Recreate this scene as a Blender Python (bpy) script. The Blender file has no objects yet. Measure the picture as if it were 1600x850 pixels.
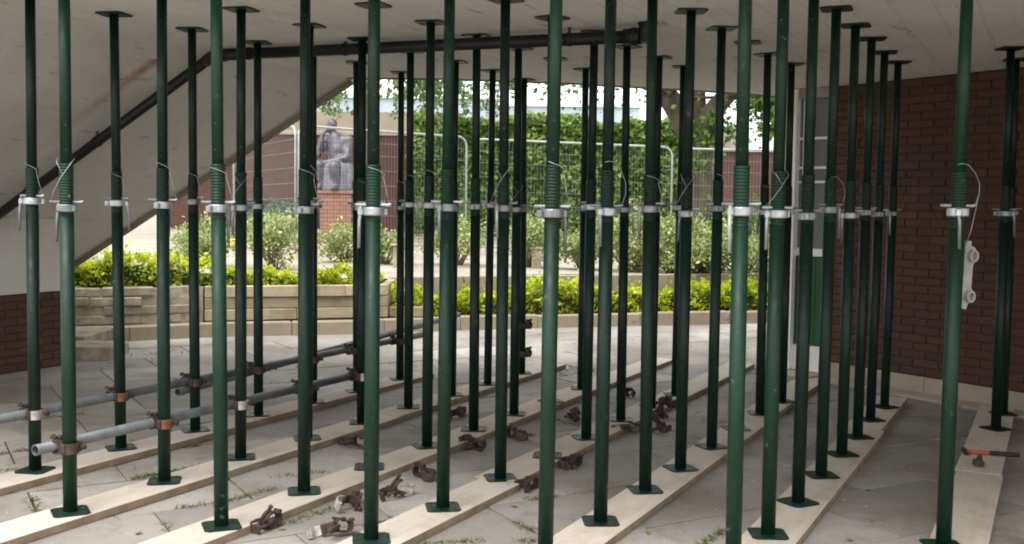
import bpy, math, random
import numpy as np
from mathutils import Vector, Matrix, Euler
random.seed(7); rng = np.random.default_rng(7)
scene = bpy.context.scene
col = scene.collection
R = math.radians

# ------------------------------------------------------------------ camera
CAM_Z = 1.415
cam = bpy.data.cameras.new('camera'); cam.sensor_width = 36.0
cam.lens = 36.0 * 1671.6 / 1600.0; cam.clip_start = 0.05; cam.clip_end = 600
cam_ob = bpy.data.objects.new('camera', cam); col.objects.link(cam_ob)
PITCH, ROLL = 0.06344, -0.01248
F_ = Vector((0, math.cos(PITCH), -math.sin(PITCH))); r0 = Vector((1, 0, 0)); d0 = F_.cross(r0)
RT = math.cos(ROLL) * r0 + math.sin(ROLL) * d0
DN = -math.sin(ROLL) * r0 + math.cos(ROLL) * d0
mw = Matrix((RT, -DN, -F_)).transposed().to_4x4(); mw.translation = (0, 0, CAM_Z)
cam_ob.matrix_world = mw
scene.camera = cam_ob

# ------------------------------------------------------------------ overcast daylight
SUN_EL, SUN_AZ = R(64), R(212)         # high behind the viewer's left shoulder, soft through cloud
world = bpy.data.worlds.new('World'); scene.world = world; world.use_nodes = True
wn, wl = world.node_tree.nodes, world.node_tree.links
wn.clear()
sky = wn.new('ShaderNodeTexSky'); sky.sky_type = 'NISHITA'; sky.sun_disc = False
sky.sun_elevation = SUN_EL; sky.sun_rotation = SUN_AZ; sky.dust_density = 4.0; sky.air_density = 1.0; sky.ozone_density = 0.6
hs = wn.new('ShaderNodeHueSaturation'); hs.inputs['Saturation'].default_value = 0.22; hs.inputs['Value'].default_value = 1.0
mixw = wn.new('ShaderNodeMixRGB'); mixw.inputs[0].default_value = 0.55; mixw.inputs[2].default_value = (8.0, 8.0, 8.0, 1)
bg = wn.new('ShaderNodeBackground'); bg.inputs['Strength'].default_value = 0.15
wo = wn.new('ShaderNodeOutputWorld')
wl.new(sky.outputs[0], hs.inputs['Color']); wl.new(hs.outputs[0], mixw.inputs[1]); wl.new(mixw.outputs[0], bg.inputs['Color'])
wl.new(bg.outputs[0], wo.inputs[0])
sl = bpy.data.lights.new('sun', 'SUN'); sl.energy = 1.4; sl.angle = R(45); sl.color = (1.0, 0.96, 0.9)
sun = bpy.data.objects.new('sun', sl); col.objects.link(sun)
sdir = Vector((math.sin(SUN_AZ) * math.cos(SUN_EL), math.cos(SUN_AZ) * math.cos(SUN_EL), math.sin(SUN_EL)))
sun.rotation_euler = sdir.to_track_quat('Z', 'Y').to_euler()
vs = scene.view_settings; vs.view_transform = 'Standard'; vs.look = 'None'; vs.gamma = 1.0; vs.exposure = 1.28
vs.use_curve_mapping = False
scene.cycles.use_denoising = True; scene.cycles.pixel_filter_type = 'BLACKMAN_HARRIS'; scene.cycles.filter_width = 1.9
scene.cycles.max_bounces = 8; scene.cycles.diffuse_bounces = 5
scene.cycles.sample_clamp_indirect = 6.0

# ------------------------------------------------------------------ frame of the prop rows
AZ = 0.471793
U = Vector((math.sin(AZ), math.cos(AZ), 0)); V = Vector((math.cos(AZ), -math.sin(AZ), 0))
def W(u, v, z=0.0):
    p = U * u + V * v; return Vector((p.x, p.y, z))
ROW_ROT = math.atan2(U.y, U.x)      # local +x runs along a row
SOFFIT = 2.415
BOARD = 0.040

# ------------------------------------------------------------------ materials
def lin(r, g, b):
    f = lambda c: (c / 255 / 12.92) if c / 255 <= 0.04045 else ((c / 255 + 0.055) / 1.055) ** 2.4
    return (f(r), f(g), f(b), 1)
class NT:
    def __init__(s, name):
        s.m = bpy.data.materials.new(name); s.m.use_nodes = True
        s.n, s.l = s.m.node_tree.nodes, s.m.node_tree.links
        s.p = s.n['Principled BSDF']; s.out = s.n['Material Output']
        s.tc = s.n.new('ShaderNodeTexCoord')
    def node(s, t, **k):
        n = s.n.new(t)
        for a, b in k.items(): setattr(n, a, b)
        return n
    def link(s, a, b): s.l.new(a, b)
    def noise(s, scale, detail=4, rough=0.6, vec=None, stretch=None):
        n = s.node('ShaderNodeTexNoise'); n.inputs['Scale'].default_value = scale
        n.inputs['Detail'].default_value = detail; n.inputs['Roughness'].default_value = rough
        v = vec or s.tc.outputs['Object']
        if stretch:
            mp = s.node('ShaderNodeMapping'); mp.inputs['Scale'].default_value = stretch
            s.link(v, mp.inputs[0]); v = mp.outputs[0]
        s.link(v, n.inputs['Vector']); return n.outputs['Fac']
    def ramp(s, fac, stops):
        r = s.node('ShaderNodeValToRGB'); e = r.color_ramp.elements
        while len(e) < len(stops): e.new(0.5)
        for el, (p, c) in zip(e, stops): el.position = p; el.color = c if len(c) == 4 else (*c, 1)
        s.link(fac, r.inputs[0]); return r.outputs[0]
    def mix(s, fac, a, b, mode='MIX'):
        m = s.node('ShaderNodeMixRGB', blend_type=mode)
        for i, x in ((0, fac), (1, a), (2, b)):
            if hasattr(x, 'is_output'): s.link(x, m.inputs[i])
            elif i == 0: m.inputs[0].default_value = x
            else: m.inputs[i].default_value = x
        return m.outputs[0]
    def math(s, op, a, b=0.5):
        m = s.node('ShaderNodeMath', operation=op)
        for i, x in ((0, a), (1, b)):
            if hasattr(x, 'is_output'): s.link(x, m.inputs[i])
            else: m.inputs[i].default_value = x
        return m.outputs[0]
    def objrand(s): return s.node('ShaderNodeObjectInfo').outputs['Random']
    def valshift(s, color, fac, lo, hi):
        mr = s.node('ShaderNodeMapRange'); mr.inputs[3].default_value = lo; mr.inputs[4].default_value = hi
        s.link(fac, mr.inputs[0])
        h = s.node('ShaderNodeHueSaturation'); s.link(mr.outputs[0], h.inputs['Value']); s.link(color, h.inputs['Color'])
        return h.outputs[0]
    def bump(s, fac, strength, dist=0.01):
        b = s.node('ShaderNodeBump'); b.inputs['Strength'].default_value = strength; b.inputs['Distance'].default_value = dist
        s.link(fac, b.inputs['Height']); s.link(b.outputs[0], s.p.inputs['Normal'])
    def done(s, color=None, rough=0.8, metal=0.0):
        if color is not None:
            if hasattr(color, 'is_output'): s.link(color, s.p.inputs['Base Color'])
            else: s.p.inputs['Base Color'].default_value = color
        if hasattr(rough, 'is_output'): s.link(rough, s.p.inputs['Roughness'])
        else: s.p.inputs['Roughness'].default_value = rough
        s.p.inputs['Metallic'].default_value = metal
        return s.m
MAT = {}
def simple(name, c1, c2, scale=6, rough=0.8, metal=0.0, bump=0.0, bscale=40, rnd=None, stretch=None):
    t = NT(name); c = t.ramp(t.noise(scale, stretch=stretch), [(0.3, c1), (0.7, c2)])
    if rnd: c = t.valshift(c, t.objrand(), *rnd)
    if bump: t.bump(t.noise(bscale), bump)
    MAT[name] = t.done(c, rough, metal)

# green gloss paint with scuffs, cement splashes and dirt; each prop its own shade
def green(name, c1, c2, scuff, splash):
    t = NT(name); rv = t.objrand(); g = t.node('ShaderNodeNewGeometry').outputs['Position']
    base = t.ramp(t.noise(9, 5, stretch=(1, 1, .25), vec=g), [(0.25, c1), (0.75, c2)])
    base = t.valshift(base, rv, 0.72, 1.14)
    sc_ = t.ramp(t.noise(40, 6, 0.78, vec=g, stretch=(1, 1, .2)), [(0.62, (0, 0, 0)), (0.74, (1, 1, 1))])
    base = t.mix(t.math('MULTIPLY', sc_, scuff), base, lin(112, 148, 130))
    spl = t.ramp(t.noise(13, 5, 0.68, vec=g), [(0.66, (0, 0, 0)), (0.74, (1, 1, 1))])
    base = t.mix(t.math('MULTIPLY', spl, splash), base, lin(150, 172, 160))
    dk = t.ramp(t.noise(60, 4, 0.7, vec=g), [(0.60, (0, 0, 0)), (0.66, (1, 1, 1))])
    base = t.mix(t.math('MULTIPLY', dk, 0.6), base, lin(62, 42, 30))
    pt = t.ramp(t.noise(3.1, 2, 0.5, vec=g), [(0.55, (0, 0, 0)), (0.75, (1, 1, 1))])
    base = t.mix(t.math('MULTIPLY', pt, 0.35), base, lin(24, 34, 32))
    t.bump(t.noise(120, 3, vec=g), 0.15, 0.002)
    t.p.inputs['Specular IOR Level'].default_value = .3
    MAT[name] = t.done(base, t.ramp(t.noise(20, vec=g), [(0.3, (.34,)*3), (0.7, (.6,)*3)]))
green('shaded_green_paint', lin(6, 29, 22), lin(10, 41, 30), .26, .22)  # darker copy: shade on the backlit rear props put into the colour
green('lit_worn_green_paint', lin(6, 37, 25), lin(12, 52, 35), .36, .46)  # more scuffed, and lighter: light on the front props put into the colour
simple('thread_steel', lin(22, 50, 42), lin(44, 66, 60), 30, 0.5, 0.2)
simple('galvanised', lin(150, 155, 158), lin(198, 202, 204), 25, 0.42, 0.55, rnd=(.38, 1.05))
simple('dull_zinc', lin(150, 155, 152), lin(190, 194, 190), 14, 0.55, 0.35)
simple('wire_steel', lin(150, 158, 158), lin(190, 196, 196), 20, 0.4, 0.5)
simple('scaffold_tube', lin(80, 84, 87), lin(114, 118, 120), 12, 0.55, 0.3, bump=.05)
simple('rusty_steel', lin(46, 37, 33), lin(84, 68, 60), 38, 0.72, 0.25, bump=.5, bscale=160, rnd=(.7, 1.25))
simple('orange_rust', lin(98, 62, 42), lin(130, 88, 60), 40, 0.8, 0.1, bump=.4, bscale=160)
simple('bright_steel', lin(150, 145, 140), lin(205, 200, 195), 40, 0.4, 0.5)
simple('black_pipe', lin(12, 12, 14), lin(22, 22, 25), 14, 0.5, 0.1, bump=.15)
simple('plastic_grey', lin(122, 122, 118), lin(156, 156, 150), 12, 0.6)
simple('white_paint', lin(232, 231, 228), lin(242, 241, 238), 5, 0.55, bump=.1)
simple('door_green', lin(24, 74, 46), lin(34, 90, 58), 9, 0.45, stretch=(1, 1, .2))
simple('orange_handle', lin(150, 70, 40), lin(176, 86, 50), 30, 0.6)
simple('dark_rubber', lin(28, 27, 27), lin(46, 44, 43), 30, 0.8)
simple('yellow_plastic', lin(226, 182, 30), lin(240, 196, 42), 10, 0.6)
simple('concrete_block', lin(120, 112, 102), lin(156, 148, 136), 8, 0.9, bump=.4)
simple('fence_zinc', lin(140, 146, 146), lin(172, 178, 178), 10, 0.5, 0.35)
simple('bronze', lin(62, 60, 66), lin(108, 104, 112), 10, 0.5, 0.3, bump=.3, bscale=30)
simple('bark', lin(56, 50, 40), lin(98, 88, 72), 9, 0.95, bump=.9, bscale=22, stretch=(1, 1, .22))
simple('twig', lin(96, 84, 66), lin(140, 126, 104), 20, 0.9)
simple('soil', lin(62, 52, 42), lin(96, 84, 70), 12, 0.95, bump=.5)
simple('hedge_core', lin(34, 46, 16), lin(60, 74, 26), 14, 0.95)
simple('shaded_board_edge', lin(116, 98, 80), lin(150, 131, 108), 9, 0.85, bump=.4, bscale=60)  # darker than the board tops, shade of the sides put into the colour
simple('dead_leaf', lin(96, 92, 52), lin(130, 116, 76), 20, 0.9)

# soffit concrete: board marks, dark patches, rust
def concrete(name, c1, c2, rust=None, marks=True, damp=True):
    t = NT(name); o = t.tc.outputs['Object']
    c = t.ramp(t.noise(1.4, 6, 0.62), [(0.28, c1), (0.72, c2)])
    fine = t.noise(28, 5, 0.7)
    c = t.mix(t.ramp(fine, [(0.30, (.12,)*3), (0.55, (0,)*3)]), c, lin(110, 104, 98))
    if marks:
        wv = t.node('ShaderNodeTexWave', wave_type='BANDS', bands_direction='Y'); wv.inputs['Scale'].default_value = 1.6
        wv.inputs['Distortion'].default_value = 0.6; wv.inputs['Detail'].default_value = 2
        t.link(o, wv.inputs['Vector'])
        c = t.mix(t.ramp(wv.outputs['Fac'], [(0.0, (.14,)*3), (0.03, (0,)*3)]), c, lin(100, 94, 88))
    if damp:
        s1 = t.ramp(t.noise(5.2, 7, 0.72, stretch=(.55, 2.0, 1)), [(0.60, (0,)*3), (0.68, (1,)*3)])
        c = t.mix(t.math('MULTIPLY', s1, 0.5), c, lin(92, 82, 72))
        s2 = t.ramp(t.noise(0.9, 3, 0.5), [(0.5, (0,)*3), (0.75, (1,)*3)])
        c = t.mix(t.math('MULTIPLY', s2, 0.22), c, lin(140, 132, 112))
    if rust:
        sep = t.node('ShaderNodeSeparateXYZ'); t.link(o, sep.inputs[0])
        (xa, xb, y0, wd) = rust            # a streak down the slope (local y), strongest at xa
        mr = t.node('ShaderNodeMapRange'); mr.inputs[1].default_value = xb; mr.inputs[2].default_value = xa
        t.link(sep.outputs[1], mr.inputs[0])
        along = t.math('POWER', mr.outputs[0], 2.2)
        stop = t.math('GREATER_THAN', sep.outputs[1], xa - .02)
        dy = t.math('ABSOLUTE', t.math('SUBTRACT', sep.outputs[0], y0))
        dyn = t.math('SUBTRACT', 1.0, t.math('DIVIDE', dy, wd))
        dyn = t.math('MAXIMUM', dyn, 0.0)
        a = t.math('MULTIPLY', t.math('MULTIPLY', along, dyn), stop)
        a = t.math('MULTIPLY', a, t.math('ADD', t.noise(9, 4), 0.35))
        c = t.mix(t.math('MINIMUM', a, 0.85), c, lin(150, 92, 52))
    hb = t.math('ADD', fine, t.math('MULTIPLY', t.noise(6, 4), 1.5))
    t.bump(hb, 0.12, 0.008)
    MAT[name] = t.done(c, 0.9)
concrete('soffit_concrete', lin(208, 206, 202), lin(222, 220, 216))
concrete('stair_concrete', lin(200, 198, 194), lin(214, 212, 208), rust=(5.33, 7.0, 5.245, 0.085), marks=False)
concrete('kerb_white', lin(200, 198, 194), lin(214, 212, 208), marks=False)
concrete('kerb_concrete', lin(128, 116, 96), lin(168, 158, 138), marks=False)
concrete('border_concrete', lin(148, 136, 122), lin(176, 164, 150), marks=False)

# paving flags: grey stone with lichen, own tone each
t = NT('flagstone'); pos = t.node('ShaderNodeNewGeometry').outputs['Position']
c = t.ramp(t.noise(2.2, 6, 0.65, vec=pos), [(0.25, lin(114, 110, 104)), (0.5, lin(158, 154, 148)), (0.8, lin(200, 196, 190))])
c = t.valshift(c, t.objrand(), 0.76, 1.14)
c = t.mix(t.ramp(t.noise(70, 4, .7, vec=pos), [(0.30, (.35,)*3), (0.5, (0,)*3)]), c, lin(104, 98, 90))
st = t.ramp(t.noise(1.1, 5, 0.7, vec=pos), [(0.48, (0,)*3), (0.60, (1,)*3)])
c = t.mix(t.math('MULTIPLY', st, 0.6), c, lin(98, 89, 78))
wx = t.ramp(t.noise(4.5, 6, 0.75, vec=pos), [(0.55, (0,)*3), (0.68, (1,)*3)])
c = t.mix(t.math('MULTIPLY', wx, 0.45), c, lin(100, 98, 96))
dd_ = t.ramp(t.noise(.55, 6, 0.7, vec=pos), [(0.42, (0,)*3), (0.62, (1,)*3)])
c = t.mix(t.math('MULTIPLY', dd_, 0.5), c, lin(94, 85, 74))
sp_ = t.ramp(t.noise(160, 3, 0.6, vec=pos), [(0.66, (0,)*3), (0.72, (1,)*3)])
c = t.mix(t.math('MULTIPLY', sp_, 0.35), c, lin(84, 78, 70))
li = t.ramp(t.noise(12, 5, 0.7, vec=pos), [(0.66, (0,)*3), (0.74, (1,)*3)])
c = t.mix(t.math('MULTIPLY', li, 0.4), c, lin(206, 204, 198))
t.bump(t.noise(45, 6, .7, vec=pos), 0.25, 0.006)
MAT['flagstone'] = t.done(c, 0.85)
# ground below and far beyond the laid flags
t = NT('joint_sand'); pos = t.node('ShaderNodeNewGeometry').outputs['Position']
c = t.ramp(t.noise(3, 6, .65, vec=pos), [(0.3, lin(38, 36, 28)), (0.7, lin(64, 58, 46))])
t.bump(t.noise(60, 4, vec=pos), .4, .01); MAT['joint_sand'] = t.done(c, .95)
t = NT('gravel'); pos = t.node('ShaderNodeNewGeometry').outputs['Position']
vo = t.node('ShaderNodeTexVoronoi'); vo.inputs['Scale'].default_value = 38; t.link(pos, vo.inputs['Vector'])
c = t.ramp(t.noise(1.2, 5, vec=pos), [(0.3, lin(132, 124, 111)), (0.7, lin(162, 154, 141))])
c = t.mix(0.25, c, vo.outputs['Color'], 'SOFT_LIGHT'); t.bump(vo.outputs['Distance'], .6, .02)
MAT['gravel'] = t.done(c, .9)
# bricks
t = NT('brick_red'); pos = t.node('ShaderNodeNewGeometry').outputs['Position']; rv = t.objrand()
c = t.ramp(rv, [(0.0, lin(78, 49, 40)), (0.5, lin(86, 53, 43)), (0.9, lin(94, 59, 47)), (1.0, lin(84, 56, 46))])
c = t.mix(t.ramp(t.noise(22, 5, .7, vec=pos), [(0.4, (0,)*3), (0.7, (.6,)*3)]), c, lin(70, 46, 39))
c = t.mix(t.ramp(t.noise(1.3, 5, .7, vec=pos), [(0.45, (0,)*3), (0.7, (.55,)*3)]), c, lin(64, 50, 44))
t.bump(t.noise(90, 4, .7, vec=pos), .35, .004); MAT['brick_red'] = t.done(c, .88)
simple('mortar', lin(62, 50, 44), lin(80, 66, 58), 20, .95, bump=.4)
def far_brick(name, ca, cb, sx):
    t = NT(name); b = t.node('ShaderNodeTexBrick'); b.inputs['Scale'].default_value = 1.0
    b.inputs['Brick Width'].default_value = .225; b.inputs['Row Height'].default_value = .075; b.inputs['Mortar Size'].default_value = .006
    b.inputs['Color1'].default_value = ca; b.inputs['Color2'].default_value = cb; b.inputs['Mortar'].default_value = lin(78, 62, 54)
    mp = t.node('ShaderNodeMapping'); mp.inputs['Rotation'].default_value = (R(-90), 0, 0); t.link(t.tc.outputs['Object'], mp.inputs[0])
    t.link(mp.outputs[0], b.inputs['Vector'])
    c = t.mix(t.ramp(t.noise(1.5, 5), [(0.4, (0,)*3), (0.7, (.5,)*3)]), b.outputs[0], lin(64, 48, 42))
    MAT[name] = t.done(c, .9)
far_brick('far_brick', lin(72, 44, 37), lin(82, 51, 43), 1)
far_brick('plinth_brick', lin(138, 98, 80), lin(146, 106, 88), 1)
simple('far_render', lin(132, 122, 104), lin(154, 144, 126), 1.2, .9)
simple('far_white', lin(206, 208, 206), lin(226, 228, 226), .8, .85)
simple('far_blue', lin(150, 163, 172), lin(166, 178, 186), .5, .8)
# sawn timber
t = NT('board_timber'); o = t.tc.outputs['Object']
g = t.noise(3.0, 6, .6, stretch=(.9, 18, 18)); rv = t.objrand()
c = t.ramp(g, [(0.2, lin(178, 167, 153)), (0.55, lin(190, 180, 167)), (0.85, lin(197, 188, 176))])
c = t.valshift(c, rv, .86, 1.06)
s1 = t.ramp(t.noise(2.2, 5, .7, stretch=(1.4, 2.4, 1)), [(0.5, (0,)*3), (0.72, (1,)*3)])
c = t.mix(t.math('MULTIPLY', s1, .5), c, lin(142, 127, 111))
bt = t.ramp(t.noise(11, 5, .75, stretch=(1, 1.3, 1)), [(0.60, (0,)*3), (0.70, (1,)*3)])
c = t.mix(t.math('MULTIPLY', bt, .35), c, lin(126, 114, 102))
kn = t.ramp(t.noise(7, 2, .4, stretch=(.8, 2.5, 1)), [(0.77, (0,)*3), (0.82, (1,)*3)])
c = t.mix(t.math('MULTIPLY', kn, .5), c, lin(128, 92, 60))
t.bump(g, .12, .004); MAT['board_timber'] = t.done(c, .78)
t = NT('sleeper_timber'); g = t.noise(3.0, 6, .7, stretch=(.8, 18, 18))
c = t.ramp(g, [(0.25, lin(144, 130, 104)), (0.75, lin(194, 182, 156))]); c = t.valshift(c, t.objrand(), .62, 1.1)
c = t.mix(t.ramp(t.noise(4, 5), [(0.45, (0,)*3), (0.65, (.6,)*3)]), c, lin(112, 106, 68))
t.bump(g, .3, .006); MAT['sleeper_timber'] = t.done(c, .9)
t = NT('rubble_stone'); pos = t.node('ShaderNodeNewGeometry').outputs['Position']
c = t.ramp(t.noise(4, 6, .7, vec=pos), [(0.3, lin(128, 118, 100)), (0.7, lin(180, 170, 150))]); c = t.valshift(c, t.objrand(), .72, 1.1)
c = t.mix(t.ramp(t.noise(5, 6, .7, vec=pos), [(0.48, (0,)*3), (0.64, (.65,)*3)]), c, lin(98, 92, 76))
t.bump(t.noise(30, 5, vec=pos), .5, .01); MAT['rubble_stone'] = t.done(c, .92)
# leaves
def leaf(name, stops, trans=.35):
    t = NT(name); g = t.node('ShaderNodeNewGeometry')
    c = t.ramp(g.outputs['Random Per Island'], stops)
    c = t.mix(t.ramp(t.noise(1.6, 3, vec=g.outputs['Position']), [(0.35, (.35,)*3), (0.65, (0,)*3)]), c, stops[0][1])
    t.link(c, t.p.inputs['Base Color']); t.p.inputs['Roughness'].default_value = .55
    tr = t.node('ShaderNodeBsdfTranslucent'); t.link(c, tr.inputs['Color'])
    mx = t.node('ShaderNodeMixShader'); mx.inputs[0].default_value = trans
    t.link(t.p.outputs[0], mx.inputs[1]); t.link(tr.outputs[0], mx.inputs[2]); t.link(mx.outputs[0], t.out.inputs[0])
    MAT[name] = t.m
leaf('leaf_lime', [(0, lin(112, 134, 22)), (.35, lin(176, 194, 38)), (1, lin(222, 226, 76))], .45)
leaf('leaf_mid', [(0, lin(54, 90, 28)), (.5, lin(92, 132, 44)), (1, lin(136, 166, 66))], .45)
leaf('leaf_ivy', [(0, lin(68, 98, 34)), (.5, lin(112, 146, 54)), (1, lin(168, 188, 86))], .42)
leaf('leaf_pale', [(0, lin(96, 116, 56)), (.45, lin(150, 166, 96)), (1, lin(212, 214, 162))], .4)
leaf('leaf_blue', [(0, lin(44, 66, 58)), (.5, lin(72, 98, 86)), (1, lin(100, 124, 110))])
leaf('leaf_hang', [(0, lin(78, 106, 60)), (.5, lin(116, 142, 88)), (1, lin(160, 178, 124))], .45)
leaf('grass_blade', [(0, lin(62, 72, 30)), (.5, lin(92, 104, 44)), (1, lin(130, 134, 76))], .25)
# door glass, reflected light put into its even grey base colour
t = NT('window_glass'); t.p.inputs['Base Color'].default_value = (.17, .18, .19, 1); t.p.inputs['Roughness'].default_value = .06
t.p.inputs['Specular IOR Level'].default_value = .9
MAT['window_glass'] = t.m
# thin clear sheet draped over the statue
t = NT('plastic_sheet'); t.p.inputs['Base Color'].default_value = lin(190, 196, 206); t.p.inputs['Roughness'].default_value = .3
tr = t.node('ShaderNodeBsdfTransparent'); mx = t.node('ShaderNodeMixShader')
mx.inputs[0].default_value = .28; t.link(tr.outputs[0], mx.inputs[1]); t.link(t.p.outputs[0], mx.inputs[2]); t.link(mx.outputs[0], t.out.inputs[0])
MAT['plastic_sheet'] = t.m

# ------------------------------------------------------------------ mesh helpers
class MB:
    def __init__(s): s.v, s.f, s.sm, s.mi = [], [], [], []
    def add(s, verts, faces, smooth=False, mi=0):
        b = len(s.v); s.v += [tuple(p) for p in verts]
        for f in faces: s.f.append(tuple(b + i for i in f)); s.sm.append(smooth); s.mi.append(mi)
        return s
    def box(s, lo, hi, M=None, mi=0, ch=0.0):
        (x0, y0, z0), (x1, y1, z1) = lo, hi
        if ch <= 0:
            v = [Vector((x, y, z)) for z in (z0, z1) for y in (y0, y1) for x in (x0, x1)]
            f = [(0, 2, 3, 1), (4, 5, 7, 6), (0, 1, 5, 4), (2, 6, 7, 3), (0, 4, 6, 2), (1, 3, 7, 5)]
        else:      # chamfered box: three loops of eight / four
            c = ch
            def ring(d, z): return [Vector((x0 + d, y0 + d, z)), Vector((x1 - d, y0 + d, z)), Vector((x1 - d, y1 - d, z)), Vector((x0 + d, y1 - d, z))]
            v = ring(c, z0) + ring(0, z0 + c) + ring(0, z1 - c) + ring(c, z1)
            f = [(3, 2, 1, 0), (12, 13, 14, 15)]
            for k in range(3):
                for i in range(4):
                    j = (i + 1) % 4; f.append((k * 4 + i, k * 4 + j, k * 4 + 4 + j, k * 4 + 4 + i))
        if M: v = [M @ p for p in v]
        return s.add(v, f, False, mi)
    def lathe(s, prof, seg=16, M=None, smooth=True, mi=0, cap=True):
        v, f = [], []; n = len(prof)
        for r, z in prof:
            for k in range(seg):
                a = 2 * math.pi * k / seg; v.append(Vector((r * math.cos(a), r * math.sin(a), z)))
        for i in range(n - 1):
            for k in range(seg):
                j = (k + 1) % seg; f.append((i * seg + k, i * seg + j, (i + 1) * seg + j, (i + 1) * seg + k))
        if M: v = [M @ p for p in v]
        s.add(v, f, smooth, mi)
        if cap:
            b = len(s.v) - len(v)
            s.f.append(tuple(b + k for k in reversed(range(seg)))); s.sm.append(False); s.mi.append(mi)
            s.f.append(tuple(b + (n - 1) * seg + k for k in range(seg))); s.sm.append(False); s.mi.append(mi)
        return s
    def tube(s, pts, r, seg=8, smooth=True, mi=0, cap=True):
        pts = [Vector(p) for p in pts]; n = len(pts); rs = r if isinstance(r, (list, tuple)) else [r] * n
        up = None; v, f = [], []
        for i, p in enumerate(pts):
            d = (pts[min(i + 1, n - 1)] - pts[max(i - 1, 0)]).normalized()
            if up is None:
                up = Vector((0, 0, 1)) if abs(d.z) < .9 else Vector((1, 0, 0))
            a = d.cross(up); a.normalize(); up = a.cross(d).normalized()
            for k in range(seg):
                t = 2 * math.pi * k / seg; v.append(p + rs[i] * (math.cos(t) * a + math.sin(t) * up))
        for i in range(n - 1):
            for k in range(seg):
                j = (k + 1) % seg; f.append((i * seg + k, i * seg + j, (i + 1) * seg + j, (i + 1) * seg + k))
        b = len(s.v); s.add(v, f, smooth, mi)
        if cap:
            s.f.append(tuple(b + k for k in reversed(range(seg)))); s.sm.append(False); s.mi.append(mi)
            s.f.append(tuple(b + (n - 1) * seg + k for k in range(seg))); s.sm.append(False); s.mi.append(mi)
        return s
    def band(s, ri, ro, w, a0, a1, M, seg=12, mi=0):     # C-shaped clamp band round local Y
        v, f = [], []
        for k in range(seg + 1):
            a = a0 + (a1 - a0) * k / seg; c, n = math.cos(a), math.sin(a)
            for r, y in ((ri, -w), (ro, -w), (ro, w), (ri, w)): v.append(M @ Vector((r * c, y, r * n)))
        for k in range(seg):
            for q in range(4):
                p = (q + 1) % 4; f.append((k * 4 + q, k * 4 + p, k * 4 + 4 + p, k * 4 + 4 + q))
        f += [(0, 3, 2, 1), tuple(seg * 4 + q for q in range(4))]
        return s.add(v, f, False, mi)
    def prism(s, poly, z0, z1, mi=0):
        n = len(poly); v = [Vector((x, y, z0)) for x, y in poly] + [Vector((x, y, z1)) for x, y in poly]
        f = [tuple(reversed(range(n))), tuple(range(n, 2 * n))] + [(i, (i + 1) % n, n + (i + 1) % n, n + i) for i in range(n)]
        return s.add(v, f, False, mi)
    def edges_slot(s, mi):          # the sawn sides take a darker material that carries their shade
        for i, f in enumerate(s.f):
            if max(s.v[k][2] for k in f) - min(s.v[k][2] for k in f) > .01: s.mi[i] = mi
        return s
    def mesh(s, name, mats):
        me = bpy.data.meshes.new(name); me.from_pydata(s.v, [], s.f)
        me.polygons.foreach_set('use_smooth', s.sm); me.polygons.foreach_set('material_index', s.mi)
        for m in (mats if isinstance(mats, (list, tuple)) else [mats]): me.materials.append(MAT[m])
        me.update(); return me
def ob(name, me, parent=None, loc=(0, 0, 0), rot=(0, 0, 0)):
    o = bpy.data.objects.new(name, me); col.objects.link(o)
    if parent: o.parent = parent
    o.location = loc; o.rotation_euler = rot
    return o
def tag(o, label=None, cat=None, group=None, kind=None):
    if label: o['label'] = label
    if cat: o['category'] = cat
    if group: o['group'] = group
    if kind: o['kind'] = kind
    return o
def thing(name, label, cat, loc=(0, 0, 0), rot=(0, 0, 0), group=None):
    return tag(ob(name, None, None, loc, rot), label, cat, group)
def box_mesh(name, lo, hi, mat, ch=0.0): return MB().box(lo, hi, ch=ch).mesh(name, mat)

def leaf_mesh(name, P, mat, size, flat=None, up=0.0):
    """P: n x 3 points; each one a folded leaf of four points"""
    P = np.asarray(P, float); n = len(P)
    a = rng.normal(size=(n, 3)); a[:, 2] += up
    a /= np.linalg.norm(a, axis=1)[:, None] + 1e-9
    b = rng.normal(size=(n, 3))
    if flat is not None: b = b * .45 + np.asarray(flat)      # leaf faces turned one way
    nrm = b / (np.linalg.norm(b, axis=1)[:, None] + 1e-9)
    a = a - nrm * (a * nrm).sum(1)[:, None]; a /= np.linalg.norm(a, axis=1)[:, None] + 1e-9
    c = np.cross(nrm, a)
    s = size * rng.uniform(.6, 1.35, size=(n, 1))
    v = np.empty((n, 4, 3))
    v[:, 0] = P - a * s * .5; v[:, 2] = P + a * s * .5
    v[:, 1] = P + c * s * .34 + nrm * s * .12; v[:, 3] = P - c * s * .34 + nrm * s * .12
    me = bpy.data.meshes.new(name)
    me.vertices.add(n * 4); me.vertices.foreach_set('co', v.reshape(-1))
    q = np.arange(n * 4).reshape(n, 4); tri = np.concatenate([q[:, [0, 1, 2]], q[:, [0, 2, 3]]], 1).reshape(-1, 3)
    me.loops.add(len(tri) * 3); me.loops.foreach_set('vertex_index', tri.reshape(-1).astype(np.int32))
    me.polygons.add(len(tri)); me.polygons.foreach_set('loop_start', np.arange(0, len(tri) * 3, 3, dtype=np.int32))
    me.materials.append(MAT[mat]); me.update(calc_edges=True)
    return me

# ================================================================== THE SETTING
# ------------------------------------------------------------------ ground
g = MB(); g.add([(-220, -120, -.03), (220, -120, -.03), (220, 300, -.03), (-220, 300, -.03)], [(0, 1, 2, 3)])
ground = tag(ob('ground', g.mesh('ground', 'joint_sand')), 'sandy bed under the grey paving flags', kind='structure')
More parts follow.
